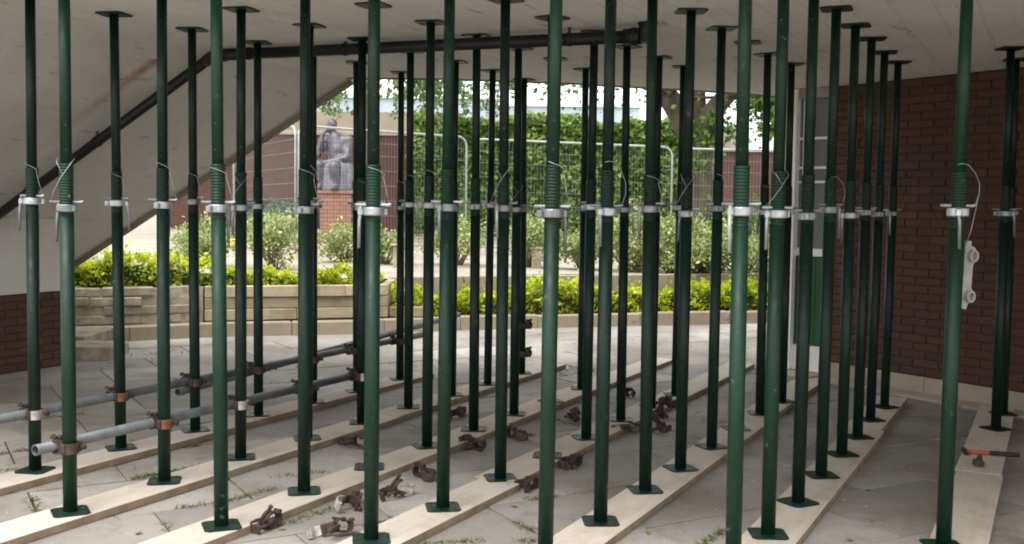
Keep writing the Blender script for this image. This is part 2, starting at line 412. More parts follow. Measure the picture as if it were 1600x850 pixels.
# flags: each one laid by itself, in courses turned against the prop rows
PAZ = R(-30); pu = Vector((math.sin(PAZ), math.cos(PAZ), 0)); pv = Vector((math.cos(PAZ), -math.sin(PAZ), 0))
SL, SWD = .92, .62
flag_meshes = []
for k in range(4):
    m = MB(); e = [random.uniform(-.0025, .0025) for _ in range(4)]
    m.box((-SL / 2 + .004 + e[0], -SWD / 2 + .004 + e[1], -.05), (SL / 2 - .004 + e[2], SWD / 2 - .004 + e[3], 0), ch=.0012)
    flag_meshes.append(m.mesh('flag', 'flagstone'))
KERB = [(-7.5, 9.5), (-4.6, 10.38), (-3.81, 10.62), (-3.0, 11.07), (-1.64, 11.43), (-1.38, 11.57), (-.566, 11.92), (.30, 12.17), (1.52, 12.56), (2.64, 12.89), (3.40, 13.12), (5.5, 13.6), (8.5, 14.1)]
def kerb_y(x):
    for (xa, ya), (xb, yb) in zip(KERB, KERB[1:]):
        if xa <= x <= xb: return ya + (yb - ya) * (x - xa) / (xb - xa)
    return 9.5 if x < 0 else 14.1
for i in range(-26, 27):
    for j in range(-26, 27):
        c = pv * (i * SL + (.46 if j % 2 else 0)) + pu * (j * SWD) + Vector((0, 7.5, 0))
        if c.y < 3.0 or c.y > kerb_y(c.x) + .3: continue
        if abs(c.x) > .52 * c.y + .7: continue
        o = ob('paving_flag', random.choice(flag_meshes), ground, (c.x, c.y, .03 + random.uniform(-.003, .002)))
        o.rotation_euler = (random.uniform(-.003, .003), random.uniform(-.003, .003), math.atan2(pv.y, pv.x) + random.choice((0, math.pi)))
        o.location.z -= .03
# open courtyard paving round the viewer and at the sides
t = NT('court_paving'); pos = t.node('ShaderNodeNewGeometry').outputs['Position']
b_ = t.node('ShaderNodeTexBrick'); b_.inputs['Scale'].default_value = 1.0; b_.inputs['Brick Width'].default_value = .92; b_.inputs['Row Height'].default_value = .62; b_.inputs['Mortar Size'].default_value = .006
b_.inputs['Color1'].default_value = lin(160, 154, 145); b_.inputs['Color2'].default_value = lin(172, 166, 157); b_.inputs['Mortar'].default_value = lin(110, 102, 88)
mp = t.node('ShaderNodeMapping'); mp.inputs['Rotation'].default_value = (0, 0, -math.atan2(pv.y, pv.x)); t.link(pos, mp.inputs[0]); t.link(mp.outputs[0], b_.inputs['Vector'])
MAT['court_paving'] = t.done(b_.outputs[0], .85)
m = MB()
for x0, x1, y0, y1 in ((-60, 60, -60, 2.5), (-60, -7.2, 2.5, 10.4), (7.2, 60, 2.5, 10.4)): m.add([(x0, y0, -.004), (x1, y0, -.004), (x1, y1, -.004), (x0, y1, -.004)], [(0, 1, 2, 3)])
tag(ob('pavement', m.mesh('pavement', 'court_paving')), 'open paved court round the canopy', kind='structure')
# ------------------------------------------------------------------ garden level behind the kerb
def terrain_z(y):
    return float(np.interp(y, [11, 13.3, 18.5, 26, 60, 300], [.51, .53, .55, .70, .95, 1.2]))
m = MB(); xs = np.linspace(-60, 60, 121); ks = [0, .5, 1, 2, 3, 4, 5, 6, 8, 10, 13, 18, 28, 48, 98]
vv = []
for k in ks:
    for x in xs:
        y = kerb_y(x) + 1.12 + k; vv.append((x, y, terrain_z(y) + .02 * math.sin(x * 1.3 + y) * (k < 16)))
m.add(vv, [(r * 121 + c, r * 121 + c + 1, (r + 1) * 121 + c + 1, (r + 1) * 121 + c) for r in range(len(ks) - 1) for c in range(120)], True)
tag(ob('garden_path', m.mesh('garden_path', 'gravel')), 'pale gravel court behind the planters', kind='structure')
m = MB()
def strip(xa, xb, z):
    n = 16; X = [xa + (xb - xa) * i / n for i in range(n + 1)]
    m.prism([(x, kerb_y(x) + .20) for x in X] + [(x, kerb_y(x) + 1.11) for x in X[::-1]], 0, z)
strip(-7.4, -1.40, .47); strip(-1.38, 8.4, .13)
tag(ob('planting_bed', m.mesh('planting_bed', 'soil')), 'dark soil of the planting beds', kind='structure')

# ================================================================== CONCRETE CANOPY AND STAIRS
CRE = -5.147
def loc_uv(p):      # world to (along row, across row)
    return p.dot(U), p.dot(V)
edge = [(-1.32, 8.73), (-.588, 8.72), (-.02, 8.815), (.51, 8.94), (.76, 9.05), (1.53, 9.33), (2.22, 9.67), (3.0, 10.2), (4.4, 11.4)]
poly = [loc_uv(Vector((x, y, 0))) for x, y in edge]
poly = [(3.0, CRE)] + [(7.176, CRE)] + poly[1:] + [(10.5, 5.0), (1.2, 5.0), (2.6, 1.6), (3.45, .2), (3.3, -1.6), (3.02, -3.2)]  # unseen front edge drawn forward on the right to block light
canopy = thing('concrete_canopy', 'flat grey concrete slab overhead carried by the green props', 'canopy', (0, 0, 0), (0, 0, ROW_ROT))
# local x along U, local y across (left of U): y = -v
m = MB(); m.prism([(u, -v) for u, v in poly][::-1], SOFFIT, SOFFIT + .28)
ob('slab', m.mesh('slab', 'soffit_concrete'), canopy)
# drip line near the far edge
m = MB()
for (ua, va), (ub, vb) in zip(poly[1:9], poly[2:10]):
    a = Vector((ua - .05, -va, SOFFIT - .006)); b = Vector((ub - .05, -vb, SOFFIT - .006))
    m.tube([a, b], .008, 6)
ob('drip_strip', m.mesh('drip_strip', 'kerb_concrete'), canopy)

stair = thing('concrete_staircase', 'sloping concrete stair flight seen from below on the left', 'staircase', (0, 0, 0), (0, 0, ROW_ROT))
SLP = .5; VB = -8.6
def sz(v): return SOFFIT + SLP * (v - CRE)
m = MB(); u0, u1 = 3.0, 7.176
prof = [(CRE, SOFFIT), (VB, sz(VB)), (VB - .45, sz(VB))]
nst = 12; top = []
for k in range(nst + 1):
    v = CRE + (VB - .45 - CRE) * k / nst; z = SOFFIT + .45 - (SOFFIT + .45 - 1.0) * k / nst
    top += [(v, z)] if k == 0 else [(v, top[-1][1]), (v, z)]
loop = prof + top[::-1]
n = len(loop)
vv = [(u0, -v, z) for v, z in loop] + [(u1, -v, z) for v, z in loop]
fs = [(i, (i + 1) % n, n + (i + 1) % n, n + i) for i in range(n)] + [tuple(reversed(range(n))), tuple(range(n, 2 * n))]
m.add(vv, fs); ob('stair_slab', m.mesh('stair_slab', 'stair_concrete'), stair)
# downstand trim along the far edge of the flight
m = MB(); a = Vector((u1 + .012, -CRE, SOFFIT - .015)); b = Vector((u1 + .012, -VB, sz(VB) - .015))
for s_ in (0,):
    d = (b - a); L = d.length; ang = math.atan2(d.z, d.y)
    M = Matrix.Translation(a) @ Matrix.Rotation(ang, 4, 'X')
    m.box((-.012, 0, -.035), (.014, L, .035), M)
ob('edge_trim', m.mesh('edge_trim', 'sleeper_timber'), stair)

# ------------------------------------------------------------------ black pipe under the slab
pipe = thing('drain_pipe', 'black pipe running under the slab and down along the stair', 'pipe')
A_, B_ = W(5.60, -2.16, SOFFIT - .072), W(5.495, -5.05, SOFFIT - .038)
C_ = W(5.54, -7.27, 1.283); D_ = B_ + (C_ - B_) * 1.12
ob('pipe_run', MB().tube([A_, B_], .036, 16).mesh('pipe_run', 'black_pipe'), pipe)
ob('pipe_run', MB().tube([B_, D_], .036, 16).mesh('pipe_run', 'black_pipe'), pipe)
d1 = (A_ - B_).normalized()
m = MB(); m.tube([B_ + d1 * .22, B_ + d1 * .03], .0385, 14); m.tube([B_ + d1 * .10, B_ + d1 * .07], .044, 14)
ob('coupling', m.mesh('coupling', 'black_pipe'), pipe)
m = MB(); d2 = (D_ - B_).normalized()
m.tube([B_ + d1 * .07, B_ + d1 * .02, B_ + d2 * .02, B_ + d2 * .09], .0385, 14); ob('elbow', m.mesh('elbow', 'rusty_steel'), pipe)
m = MB(); e = -(B_ - A_).normalized()
m.tube([A_ - e * .02, A_ + e * .075], .0445, 14); m.tube([A_ + e * .02, A_ + e * .05], .049, 14)
m.lathe([(.046, -.035), (.050, -.02), (.050, .062), (.056, .064), (.056, .0715)], 16, Matrix.Translation(A_ + e * .115))
ob('elbow', m.mesh('elbow', 'black_pipe'), pipe)
for k, (p, q_) in enumerate(((.12, 0), (.38, 0), (.64, 0), (.9, 0), (.45, 1), (.75, 1))):
    p_ = A_.lerp(B_, p) if q_ == 0 else B_.lerp(D_, p)
    dd = (B_ - A_).normalized() if q_ == 0 else d2
    m = MB(); m.tube([p_ - dd * .012, p_ + dd * .012], .040, 12); m.box((p_.x - .008, p_.y - .008, p_.z + .03), (p_.x + .008, p_.y + .008, p_.z + (SOFFIT - .001 - p_.z if q_ == 0 else .075)))
    ob('pipe_clip', m.mesh('pipe_clip', 'black_pipe'), pipe)

# ================================================================== BRICK WALLS
CO = .063
def brick_mesh(L, H=.054, D=.1):
    out = []
    for k in range(3):
        m = MB(); j = [random.uniform(-.0015, .0015) for _ in range(3)]
        m.box((-L / 2 + j[0], -.004 + j[1], -H / 2), (L / 2 + j[0], D, H / 2 + j[2]), ch=.004); out.append(m.mesh('brick', 'brick_red'))
    return out
BR, BH = brick_mesh(.215), brick_mesh(.1025)
def brick_wall(root, length, height, sharp, z0=0.0):
    """local x along the wall, front face at y = 0 looking to -y; bricks from x < sharp are single"""
    courses = int(height / CO); rest = []
    for c in range(courses):
        z = z0 + CO / 2 + c * CO; x = 0.0
        first = True
        while x < length - .02:
            L = .1025 if (first and c % 2) else .215
            if x + L > length: L = .1025
            cx = x + L / 2
            if cx < sharp:
                ob('brick', random.choice(BR if L > .2 else BH), root, (cx, random.uniform(-.002, .002), z))
            else: rest.append((cx, z, L))
            x += L + .010; first = False
    if rest:
        m = MB()
        for cx, z, L in rest: m.box((cx - L / 2, -.004, z - .027), (cx + L / 2, .05, z + .027))
        tag(ob('brickwork', m.mesh('brickwork', 'brick_red'), root), kind='stuff')
WA, WB = Vector((2.66, 8.84, 0)), Vector((3.55, 7.53, 0))
wang = math.atan2(WB.y - WA.y, WB.x - WA.x)
wall = thing('brick_wall', 'dark red brick wall on the right under the slab', 'wall', WA, (0, 0, wang))
PLZ = .14
brick_wall(wall, 6.5, SOFFIT - PLZ - .002, 1.72, PLZ)
ob('mortar_bed', box_mesh('mortar_bed', (-.02, .006, 0), (6.52, .30, SOFFIT - .004), 'mortar'), wall)
for k in range(7):
    ob('plinth_stone', box_mesh('plinth_stone', (-.02 + k * .93 + .003, -.035, -.02), (-.02 + (k + 1) * .93 - .003, .004, PLZ - .004), 'border_concrete', .006), wall)
bord = thing('concrete_border', 'flat pale concrete margin along the foot of the right brick wall', 'paving', WA, (0, 0, wang))
for k in range(6):
    ob('border_slab', box_mesh('border_slab', (-.45 + k * .9 + .004, -.24, -.02), (-.45 + (k + 1) * .9 - .004, -.038, .022), 'border_concrete', .006), bord)
# brick base under the stair landing, running with the rows
base = thing('brick_base_wall', 'low dark brick wall under the foot of the concrete stair', 'wall', W(6.317, -7.50), (0, 0, math.atan2(-U.y, -U.x)))
# local x runs back toward the viewer, front faces +V
for c in range(10):
    z = CO / 2 + .004 + c * CO; x = 0.0; first = True
    while x < 2.6:
        L = .1025 if (first and c % 2) else .215
        o = ob('brick', random.choice(BR if L > .2 else BH), base, (x + L / 2, random.uniform(-.002, .002), z)); o.rotation_euler = (0, 0, math.pi)
        o.location.y = random.uniform(-.002, .002)
        x += L + .01; first = False
ob('mortar_bed', box_mesh('mortar_bed', (.004, -.30, 0), (2.6, -.006, .632), 'mortar'), base)
m = MB(); m.add([(0, -.30, .638), (2.62, -.30, .638), (2.62, .012, .638), (0, .012, .638), (0, -.30, sz(-7.80) + .02), (2.62, -.30, sz(-7.80) + .02), (2.62, .012, sz(-7.49) + .02), (0, .012, sz(-7.49) + .02)], [(3, 2, 1, 0), (4, 5, 6, 7), (0, 1, 5, 4), (1, 2, 6, 5), (2, 3, 7, 6), (3, 0, 4, 7)])
ob('bearing_beam', m.mesh('bearing_beam', 'kerb_white'), base)

# ------------------------------------------------------------------ door beside the brick wall
DA, DB = Vector((2.352, 9.176, 0)), Vector((2.648, 8.862, 0))
dang = math.atan2(DB.y - DA.y, DB.x - DA.x); DL = (DB - DA).length
door = thing('glazed_door', 'narrow white framed door with glass above a green panel', 'door', DA, (0, 0, dang))
def dbox(name, x0, x1, y0, y1, z0, z1, mat, par=door, ch=.003): return ob(name, box_mesh(name, (x0, y0, z0), (x1, y1, z1), mat, ch), par)
fr = dbox('door_post', -.026, .092, -.05, .10, .035, SOFFIT - .003, 'white_paint')
dbox('door_post', DL - .026, DL, -.02, .10, .035, 2.325, 'white_paint')
dbox('lintel_panel', .064, DL, -.025, .10, 2.328, SOFFIT - .003, 'border_concrete')
dbox('middle_rail', .065, DL - .032, -.01, .05, 1.008, 1.072, 'white_paint')
dbox('kick_board', .065, DL - .032, -.02, .05, .035, .25, 'white_paint')
for k in range(3):
    w_ = (DL - .032 - .065) / 3
    dbox('panel_board', .065 + k * w_ + .002, .065 + (k + 1) * w_ - .002, 0, .03, .253, 1.005, 'door_green')
gl = dbox('glass_pane', .065, DL - .032, .02, .028, 1.075, 2.324, 'window_glass', ch=0)
for z in (1.62, 1.74, 1.985): dbox('glazing_bar', .065, DL - .032, .004, .018, z, z + .022, 'white_paint')
dbox('glazing_bar', .13, .148, .002, .019, 1.075, 2.324, 'white_paint')
dbox('door_step', -.05, DL - .01, -.32, .02, -.01, .032, 'border_concrete')
for z in (.42, 1.9): dbox('hinge', -.038, -.027, -.045, -.02, z, z + .09, 'dull_zinc')
# rest of that building, turning away behind the door
bld = thing('building_side', 'brick side of the building turning away behind the door', 'building', DA)
m = MB(); m.prism([(.01, .08), (.3, -.12), (1.2, -1.0), (6, -1.0), (6, 4.4), (1.9, 4.0)], 0, 5.0)
ob('wall', m.mesh('wall', 'far_brick'), bld)

# ================================================================== KERB, PLANTERS
kerb = thing('stone_kerb', 'long curved low concrete kerb in front of the planters', 'kerb')
for (xa, ya), (xb, yb) in zip(KERB, KERB[1:]):
    L = math.hypot(xb - xa, yb - ya); n = max(1, round(L / .9)); ang = math.atan2(yb - ya, xb - xa)
    me = box_mesh('kerb_stone', (-L / n / 2 + .004, 0, -.03), (L / n / 2 - .004, .13, .15), 'kerb_concrete', .012)
    for k in range(n):
        t_ = (k + .5) / n
        ob('kerb_stone', me, kerb, (xa + (xb - xa) * t_, ya + (yb - ya) * t_, random.uniform(-.006, .004)), (0, 0, ang))
sleep = thing('sleeper_planter', 'low raised planter of stacked timber sleepers behind the kerb', 'planter')
for c in range(3):
    xs_ = [-3.2, -1.36] if c == 1 else [-3.2, -2.3 + .25 * c, -1.36]
    for xa, xb in zip(xs_, xs_[1:]):
        ya, yb = kerb_y(xa) + .14, kerb_y(xb) + .14; L = math.hypot(xb - xa, yb - ya)
        ob('sleeper', box_mesh('sleeper', (-L / 2 + .003, 0, 0), (L / 2 - .003, .10, .119), 'sleeper_timber', .008), sleep,
           ((xa + xb) / 2, (ya + yb) / 2 + random.uniform(0, .008), .155 + c * .122), (0, 0, math.atan2(yb - ya, xb - xa)))
for c in range(3):
    ob('sleeper', box_mesh('sleeper', (0, 0, 0), (.10, .95, .119), 'sleeper_timber', .008), sleep, (-1.46, kerb_y(-1.4) + .25, .155 + c * .122))
ob('sleeper', box_mesh('sleeper', (0, 0, 0), (.42, .10, .115), 'sleeper_timber', .008), sleep, (-1.352, kerb_y(-1.2) + .14, .152))
stonew = thing('stone_planter_wall', 'old pale stone retaining wall of the planter beside the stair', 'wall')
xa, xb = -6.2, -3.21
for c in range(4):
    x = xa
    while x < xb - .05:
        L = min(random.uniform(.34, .62), xb - x); h = .094
        if xb - (x + L) < .15: L = xb - x
        yy = kerb_y(x + L / 2) + .14
        ang = math.atan2(kerb_y(x + L) - kerb_y(x), L)
        ob('stone_block', box_mesh('stone_block', (-L / 2 + .004, 0, 0), (L / 2 - .004, .16, h - .005), 'rubble_stone', .010), stonew,
           (x + L / 2, yy + random.uniform(0, .03), .152 + c * h + random.uniform(-.003, .003)), (random.uniform(-.02, .02), random.uniform(-.012, .012), ang + random.uniform(-.02, .02)))
        x += L
m = MB(); m.prism([(x, kerb_y(x) + .165) for x in np.linspace(-6.2, -3.22, 8)] + [(x, kerb_y(x) + .21) for x in np.linspace(-3.22, -6.2, 8)], .02, .515); ob('mortar_bed', m.mesh('mortar_bed', 'rubble_stone'), stonew)
step = thing('stone_step', 'low pale stone block on the paving by the stair foot', 'step')
ob('step_block', box_mesh('step_block', (-4.75, 9.36, -.02), (-3.53, 9.82, .11), 'rubble_stone', .012), step)
ob('step_block', box_mesh('step_block', (-4.8, 9.825, -.02), (-3.95, 10.52, .14), 'rubble_stone', .012), step)
backk = thing('bed_edging', 'grey stone edging behind the lime green hedge', 'edging')
me = box_mesh('edging_stone', (-.446, 0, 0), (.446, .11, .44), 'kerb_concrete', .01)
for k in range(11):
    x = -1.0 + k * .86
    ob('edging_stone', me, backk, (x, kerb_y(x) + 1.0 + .004 * math.sin(k * 3), .10), (0, 0, math.atan2(kerb_y(x + .4) - kerb_y(x - .4), .8)))

# ================================================================== PLANTS
def hedge(name, label, x0, x1, yf, depth, z0, ztop, n, mat):
    t = thing(name, label, 'hedge', ((x0 + x1) / 2, 0, 0)); xm = (x0 + x1) / 2
    xs_ = rng.uniform(x0, x1, n); q = rng.random(n)
    P = np.empty((n, 3)); P[:, 0] = xs_ - xm
    y0 = np.array([yf(x) for x in xs_]); zt = np.array([ztop(x) for x in xs_])
    zt = zt + .035 * np.sin(xs_ * 9.0) + .03 * np.sin(xs_ * 23 + 1) + .05 * np.sin(xs_ * 3.1) + np.where(rng.random(n) < .06, rng.uniform(0, .12, n), 0)
    front = q < .5
    P[:, 1] = y0 + np.where(front, np.abs(rng.normal(0, .05, n)), rng.random(n) * depth)
    P[:, 2] = np.where(front, z0 + (zt - z0) * rng.random(n) ** .8, zt - np.abs(rng.normal(0, .05, n)))
    P[:, 1] += .04 * np.sin(xs_ * 14 + P[:, 2] * 20)
    ob('foliage', leaf_mesh('foliage', P, mat, .055, up=.4), t)
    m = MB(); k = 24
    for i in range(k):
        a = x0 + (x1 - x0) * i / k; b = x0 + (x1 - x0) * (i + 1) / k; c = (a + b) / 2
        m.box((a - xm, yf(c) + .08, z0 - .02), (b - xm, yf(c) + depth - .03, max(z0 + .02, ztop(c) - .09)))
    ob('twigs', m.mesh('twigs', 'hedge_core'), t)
    return t
hedge('low_hedge', 'lime green low hedge trailing over the timber sleepers', -5.6, -1.45, lambda x: kerb_y(x) + .25, .42, .48,
      lambda x: float(np.interp(x, [-5.6, -3.9, -3.3, -2.6, -1.45], [.86, .82, .72, .69, .62])), 5200, 'leaf_lime')
hedge('low_hedge', 'lime green clipped hedge directly behind the curved kerb', -1.32, 5.6, lambda x: kerb_y(x) + .17, .60, .13,
      lambda x: .44 + .03 * math.sin(x * 2.1), 11000, 'leaf_lime')

def shrub(label, x, y, z0, h, w, n, mat, name='variegated_shrub', size=.05, low=.3, group='pale shrubs in the gravel bed', cat='shrub', stems=7):
    t = thing(name, label, cat, (x, y, z0), group=group)
    cl = rng.normal(size=(26, 3)); cl /= np.linalg.norm(cl, axis=1)[:, None]; cl *= rng.uniform(.3, 1.1, (26, 1))
    cc = cl * np.array([w / 2, w / 2, h * (1 - low) / 2]) + np.array([0, 0, h * (low + (1 - low) / 2)])
    k = rng.integers(0, 26, n); P = cc[k] + rng.normal(size=(n, 3)) * np.array([w, w, h]) * .095
    P = P[P[:, 2] > .02]
    ob('foliage', leaf_mesh('foliage', P, mat, size, up=.3), t)
    m = MB()
    for s_ in range(stems):
        e = cc[rng.integers(0, 26)]; a = Vector((random.uniform(-.05, .05), random.uniform(-.05, .05), -.03)); b = Vector(e)
        mid = a.lerp(b, .5) + Vector((random.uniform(-.04, .04), random.uniform(-.04, .04), .02))
        m.tube([a, mid, b], [.014, .010, .005], 5)
    ob('stem', m.mesh('stem', 'twig'), t)
    return t
def px(pxx, y): return (pxx - 800) / 1671.6 * y
SH = [(318, 14.2, .62, .7, 'leftmost pale leaved shrub, half hidden below the stair edge'),
      (428, 14.0, .74, .80, 'pale leafed shrub with bare stems above the timber sleepers'),
      (540, 15.6, .62, .7, 'small pale shrub in front of the statue plinth'),
      (602, 15.2, .55, .5, 'small loose pale shrub just right of the statue plinth'),
      (712, 15.0, .70, .75, 'pale green shrub beside the yellow fence foot'),
      (830, 14.8, .66, .7, 'pale green shrub in front of the ivy wall, left of centre'),
      (905, 14.6, .60, .8, 'sparse pale shrub with bare twigs in the middle of the gravel bed'),
      (985, 14.3, .78, .85, 'full cream and green shrub left of the fence gap'),
      (1048, 14.4, .80, .8, 'full cream and green shrub below the fence gap'),
      (1098, 14.2, .74, .8, 'full cream and green shrub at the foot of the tree'),
      (1172, 14.4, .78, .9, 'full pale shrub nearest the white door frame')]
for p, y, h, w, lab in SH:
    shrub(lab, px(p, y), y, terrain_z(y) - .01, h * random.uniform(.9, 1.12), w * (1.25 if p < 930 else 1.5) * random.uniform(.8, 1.2), 2300 if p < 930 else 3400, 'leaf_pale', low=.2 if p < 930 else .0, stems=14)
shrub('rounded blue green bush left of the statue plinth', px(432, 21.5), 21.5, .6, .82, 1.5, 4200, 'leaf_blue', 'round_bush', .06, .02, None, 'bush')
shrub('mid green bush at the foot of the ivy wall', px(690, 22.5), 22.5, .7, .8, 1.3, 2200, 'leaf_mid', 'green_bush', .07, .02, None, 'bush')
shrub('mid green bush right of the tree trunk', px(1180, 20.5), 20.5, .66, .85, 1.6, 3000, 'leaf_mid', 'green_bush', .07, .02, None, 'bush')

# ------------------------------------------------------------------ garden walls far behind
def slab_wall(name, label, p0, p1, y, z0, z1, mat, cat='wall', cope=None, th=.3):
    x0, x1 = px(p0, y), px(p1, y); t = thing(name, label, cat, ((x0 + x1) / 2, y, z0)); L = (x1 - x0) / 2
    ob('wall', box_mesh('wall', (-L, 0, 0), (L, th, z1 - z0), mat), t)
    if cope: ob('coping', box_mesh('coping', (-L, -.04, z1 - z0 + .002), (L, th + .04, z1 - z0 + .09), cope, .01), t)
    return t
slab_wall('garden_wall', 'red brick garden wall behind the statue', 250, 735, 26, .7, 3.02, 'far_brick', cope='kerb_concrete')
slab_wall('garden_wall', 'tall beige rendered wall rising behind the red brick garden wall', 430, 720, 30, .8, 3.92, 'far_render')
ivyw = slab_wall('garden_wall', 'high garden wall covered with ivy', 640, 1062, 24.6, .7, 3.30, 'far_brick')
n = 15000; x0, x1 = px(636, 24.4), px(1066, 24.4)
P = np.empty((n, 3)); P[:, 0] = rng.uniform(x0, x1, n); P[:, 2] = .75 + rng.random(n) ** .85 * 2.75
bul = .12 + .16 * (np.sin(P[:, 0] * 2.3) * np.sin(P[:, 2] * 2.9 + 1) + np.sin(P[:, 0] * 5.1 + 2) * np.sin(P[:, 2] * 4.3)) * .5
top_ = 3.35 + .12 * np.sin(P[:, 0] * 1.9) + .08 * np.sin(P[:, 0] * 5.3)
P[:, 2] = np.minimum(P[:, 2], top_ + rng.normal(0, .04, n))
P[:, 1] = 24.58 - np.abs(bul) - np.abs(rng.normal(0, .07, n)); crown = P[:, 2] > 3.15
P[crown, 1] += rng.uniform(-.1, .35, crown.sum())
bare = (np.sin(P[:, 0] * .9 + 4) + .6 * np.sin(P[:, 2] * 2.2) > 1.15) & (P[:, 0] < -.6) & (P[:, 2] < 2.4)
P = P[~bare]
ivy = thing('ivy', 'dense green ivy spreading over the high garden wall', 'ivy', (0, 0, 0))
ob('foliage', leaf_mesh('foliage', P, 'leaf_ivy', .13, flat=(0, -.8, .7)), ivy)
m = MB()
for k in range(14):
    x = random.uniform(x0, x1); m.tube([(x, 24.57, .6), (x + random.uniform(-.2, .2), 24.56, 1.5), (x + random.uniform(-.5, .5), 24.56, 2.7)], [.02, .014, .006], 5)
ob('stem', m.mesh('stem', 'twig'), ivy)
far = thing('far_building', 'low white rendered building with red brick base beyond the tree', 'building', (px(1210, 30), 30, .8))
L = px(1330, 30) - px(1210, 30)
ob('brick_base', box_mesh('brick_base', (-L - .4, 0, 0), (L, 4, 2.15), 'far_brick'), far)
ob('wall', box_mesh('wall', (-L - .4, -.05, 2.154), (L, 4, 2.84), 'far_white'), far)
ob('pilaster', box_mesh('pilaster', (-L + .62, -.09, 2.16), (-L + 1.0, -.055, 2.83), 'concrete_block'), far)
fb = thing('far_building', 'long pale building in the distance behind the garden walls', 'building', (px(640, 46), 46, .9))
ob('wall', box_mesh('wall', (-12, 0, 0), (3.2, 8, 4.95), 'far_blue'), fb)
ob('roof_edge', box_mesh('roof_edge', (-12.1, -.1, 4.955), (3.3, 8.1, 5.15), 'far_white'), fb)
fb2 = thing('far_building', 'pale grey flat roofed block behind the ivy wall', 'building', (px(850, 60), 60, .95))
ob('wall', box_mesh('wall', (-6.0, 0, 0), (5.2, 8, 5.9), 'far_blue'), fb2)
ob('roof_edge', box_mesh('roof_edge', (-6.1, -.1, 5.905), (5.3, 8.1, 6.1), 'far_white'), fb2)

# ------------------------------------------------------------------ trees
def limb(m, a, b, r0, r1, sag=.1, seg=8, n=5):
    a, b = Vector(a), Vector(b); pts, rs = [], []
    off = Vector((random.uniform(-sag, sag), random.uniform(-sag, sag), random.uniform(0, sag)))
    for i in range(n + 1):
        t_ = i / n; pts.append(a.lerp(b, t_) + off * math.sin(math.pi * t_)); rs.append(r0 + (r1 - r0) * t_)
    m.tube(pts, rs, seg)
    return pts
ty = 21.0; tx = px(1087, ty)
tree = thing('garden_tree', 'stout forked tree with rough bark behind the fence panels', 'tree', (tx, ty, .6))
m = MB()
m.tube([(0, 0, -.1), (.0, 0, .25), (.01, 0, 1.0), (.0, 0, 1.75), (-.02, 0, 2.15)], [.40, .32, .295, .31, .36], 16)
limb(m, (-.06, 0, 1.95), (-.95, .1, 3.3), .27, .19); limb(m, (-.95, .1, 3.25), (-2.0, .2, 5.4), .19, .07)
limb(m, (.05, 0, 2.0), (.55, -.1, 3.0), .25, .17); limb(m, (.55, -.1, 2.95), (1.9, -.2, 5.2), .17, .06)
limb(m, (0, .1, 2.1), (.0, .6, 4.6), .22, .10)
ends = []
for k in range(26):
    a = random.choice([(-1.2, .1, 3.8), (1.1, -.1, 4.0), (0, .5, 4.3), (.7, -.1, 3.2), (-.6, 0, 2.9)])
    e = Vector(a) + Vector((random.uniform(-2.2, 2.2), random.uniform(-1.8, 1.8), random.uniform(-.3, 2.6))); limb(m, a, e, .045, .012, .2, 5, 4); ends.append(e)
ob('trunk', m.mesh('trunk', 'bark'), tree)
P = np.concatenate([np.array(e) + rng.normal(size=(420, 3)) * np.array([.5, .5, .38]) for e in ends])
low_cl = [(-.15, -.35, 1.55, 60), (.2, -.4, 1.9, 90), (.55, -.3, 2.25, 120), (.25, -.4, 2.45, 90), (-.1, -.42, 2.2, 60), (1.4, -.2, 2.35, 350), (1.7, 0, 2.7, 450), (1.3, .1, 2.9, 300), (1.0, -.2, 2.75, 120), (.15, -.36, .95, 14)]
P = np.concatenate([P] + [np.array(c[:3]) + rng.normal(size=(c[3], 3)) * np.array([.16, .12, .12]) for c in low_cl])
ob('crown', leaf_mesh('crown', P, 'leaf_mid', .11, up=-.2), tree)
hy = 22.0; hx = px(575, hy)
hang = thing('weeping_tree', 'weeping tree with thin hanging leafy shoots above the ivy wall', 'tree', (hx, hy, .62))
m = MB(); m.tube([(0, 0, -.1), (.02, 0, 1.2), (-.02, .05, 2.6), (.05, 0, 4.4), (.0, .1, 6.2)], [.17, .13, .115, .09, .04], 10)
pts = []
for k in range(46):
    a = Vector((0, 0, random.uniform(3.6, 6.0))); ang = random.uniform(0, 2 * math.pi); rad = random.uniform(.5, 4.4)
    e = a + Vector((math.cos(ang) * rad, math.sin(ang) * rad * .55, random.uniform(.1, .9)))
    if e.x < -1.4: e.x *= .4
    limb(m, a, e, .03, .01, .2, 5, 4)
    zz = e.z; low = random.uniform(2.55, 3.5); x, y = e.x, e.y
    L = [e]; 
    while zz > low:
        zz -= .22; x += random.uniform(-.05, .05); y += random.uniform(-.05, .05); L.append(Vector((x, y, zz)))
        pts += [(x + random.gauss(0, .10), y + random.gauss(0, .10), zz + random.gauss(0, .08)) for _ in range(int(19))]
    m.tube(L, .006, 4)
ob('trunk', m.mesh('trunk', 'bark'), hang)
ob('crown', leaf_mesh('crown', pts, 'leaf_hang', .115, up=-1.0), hang)

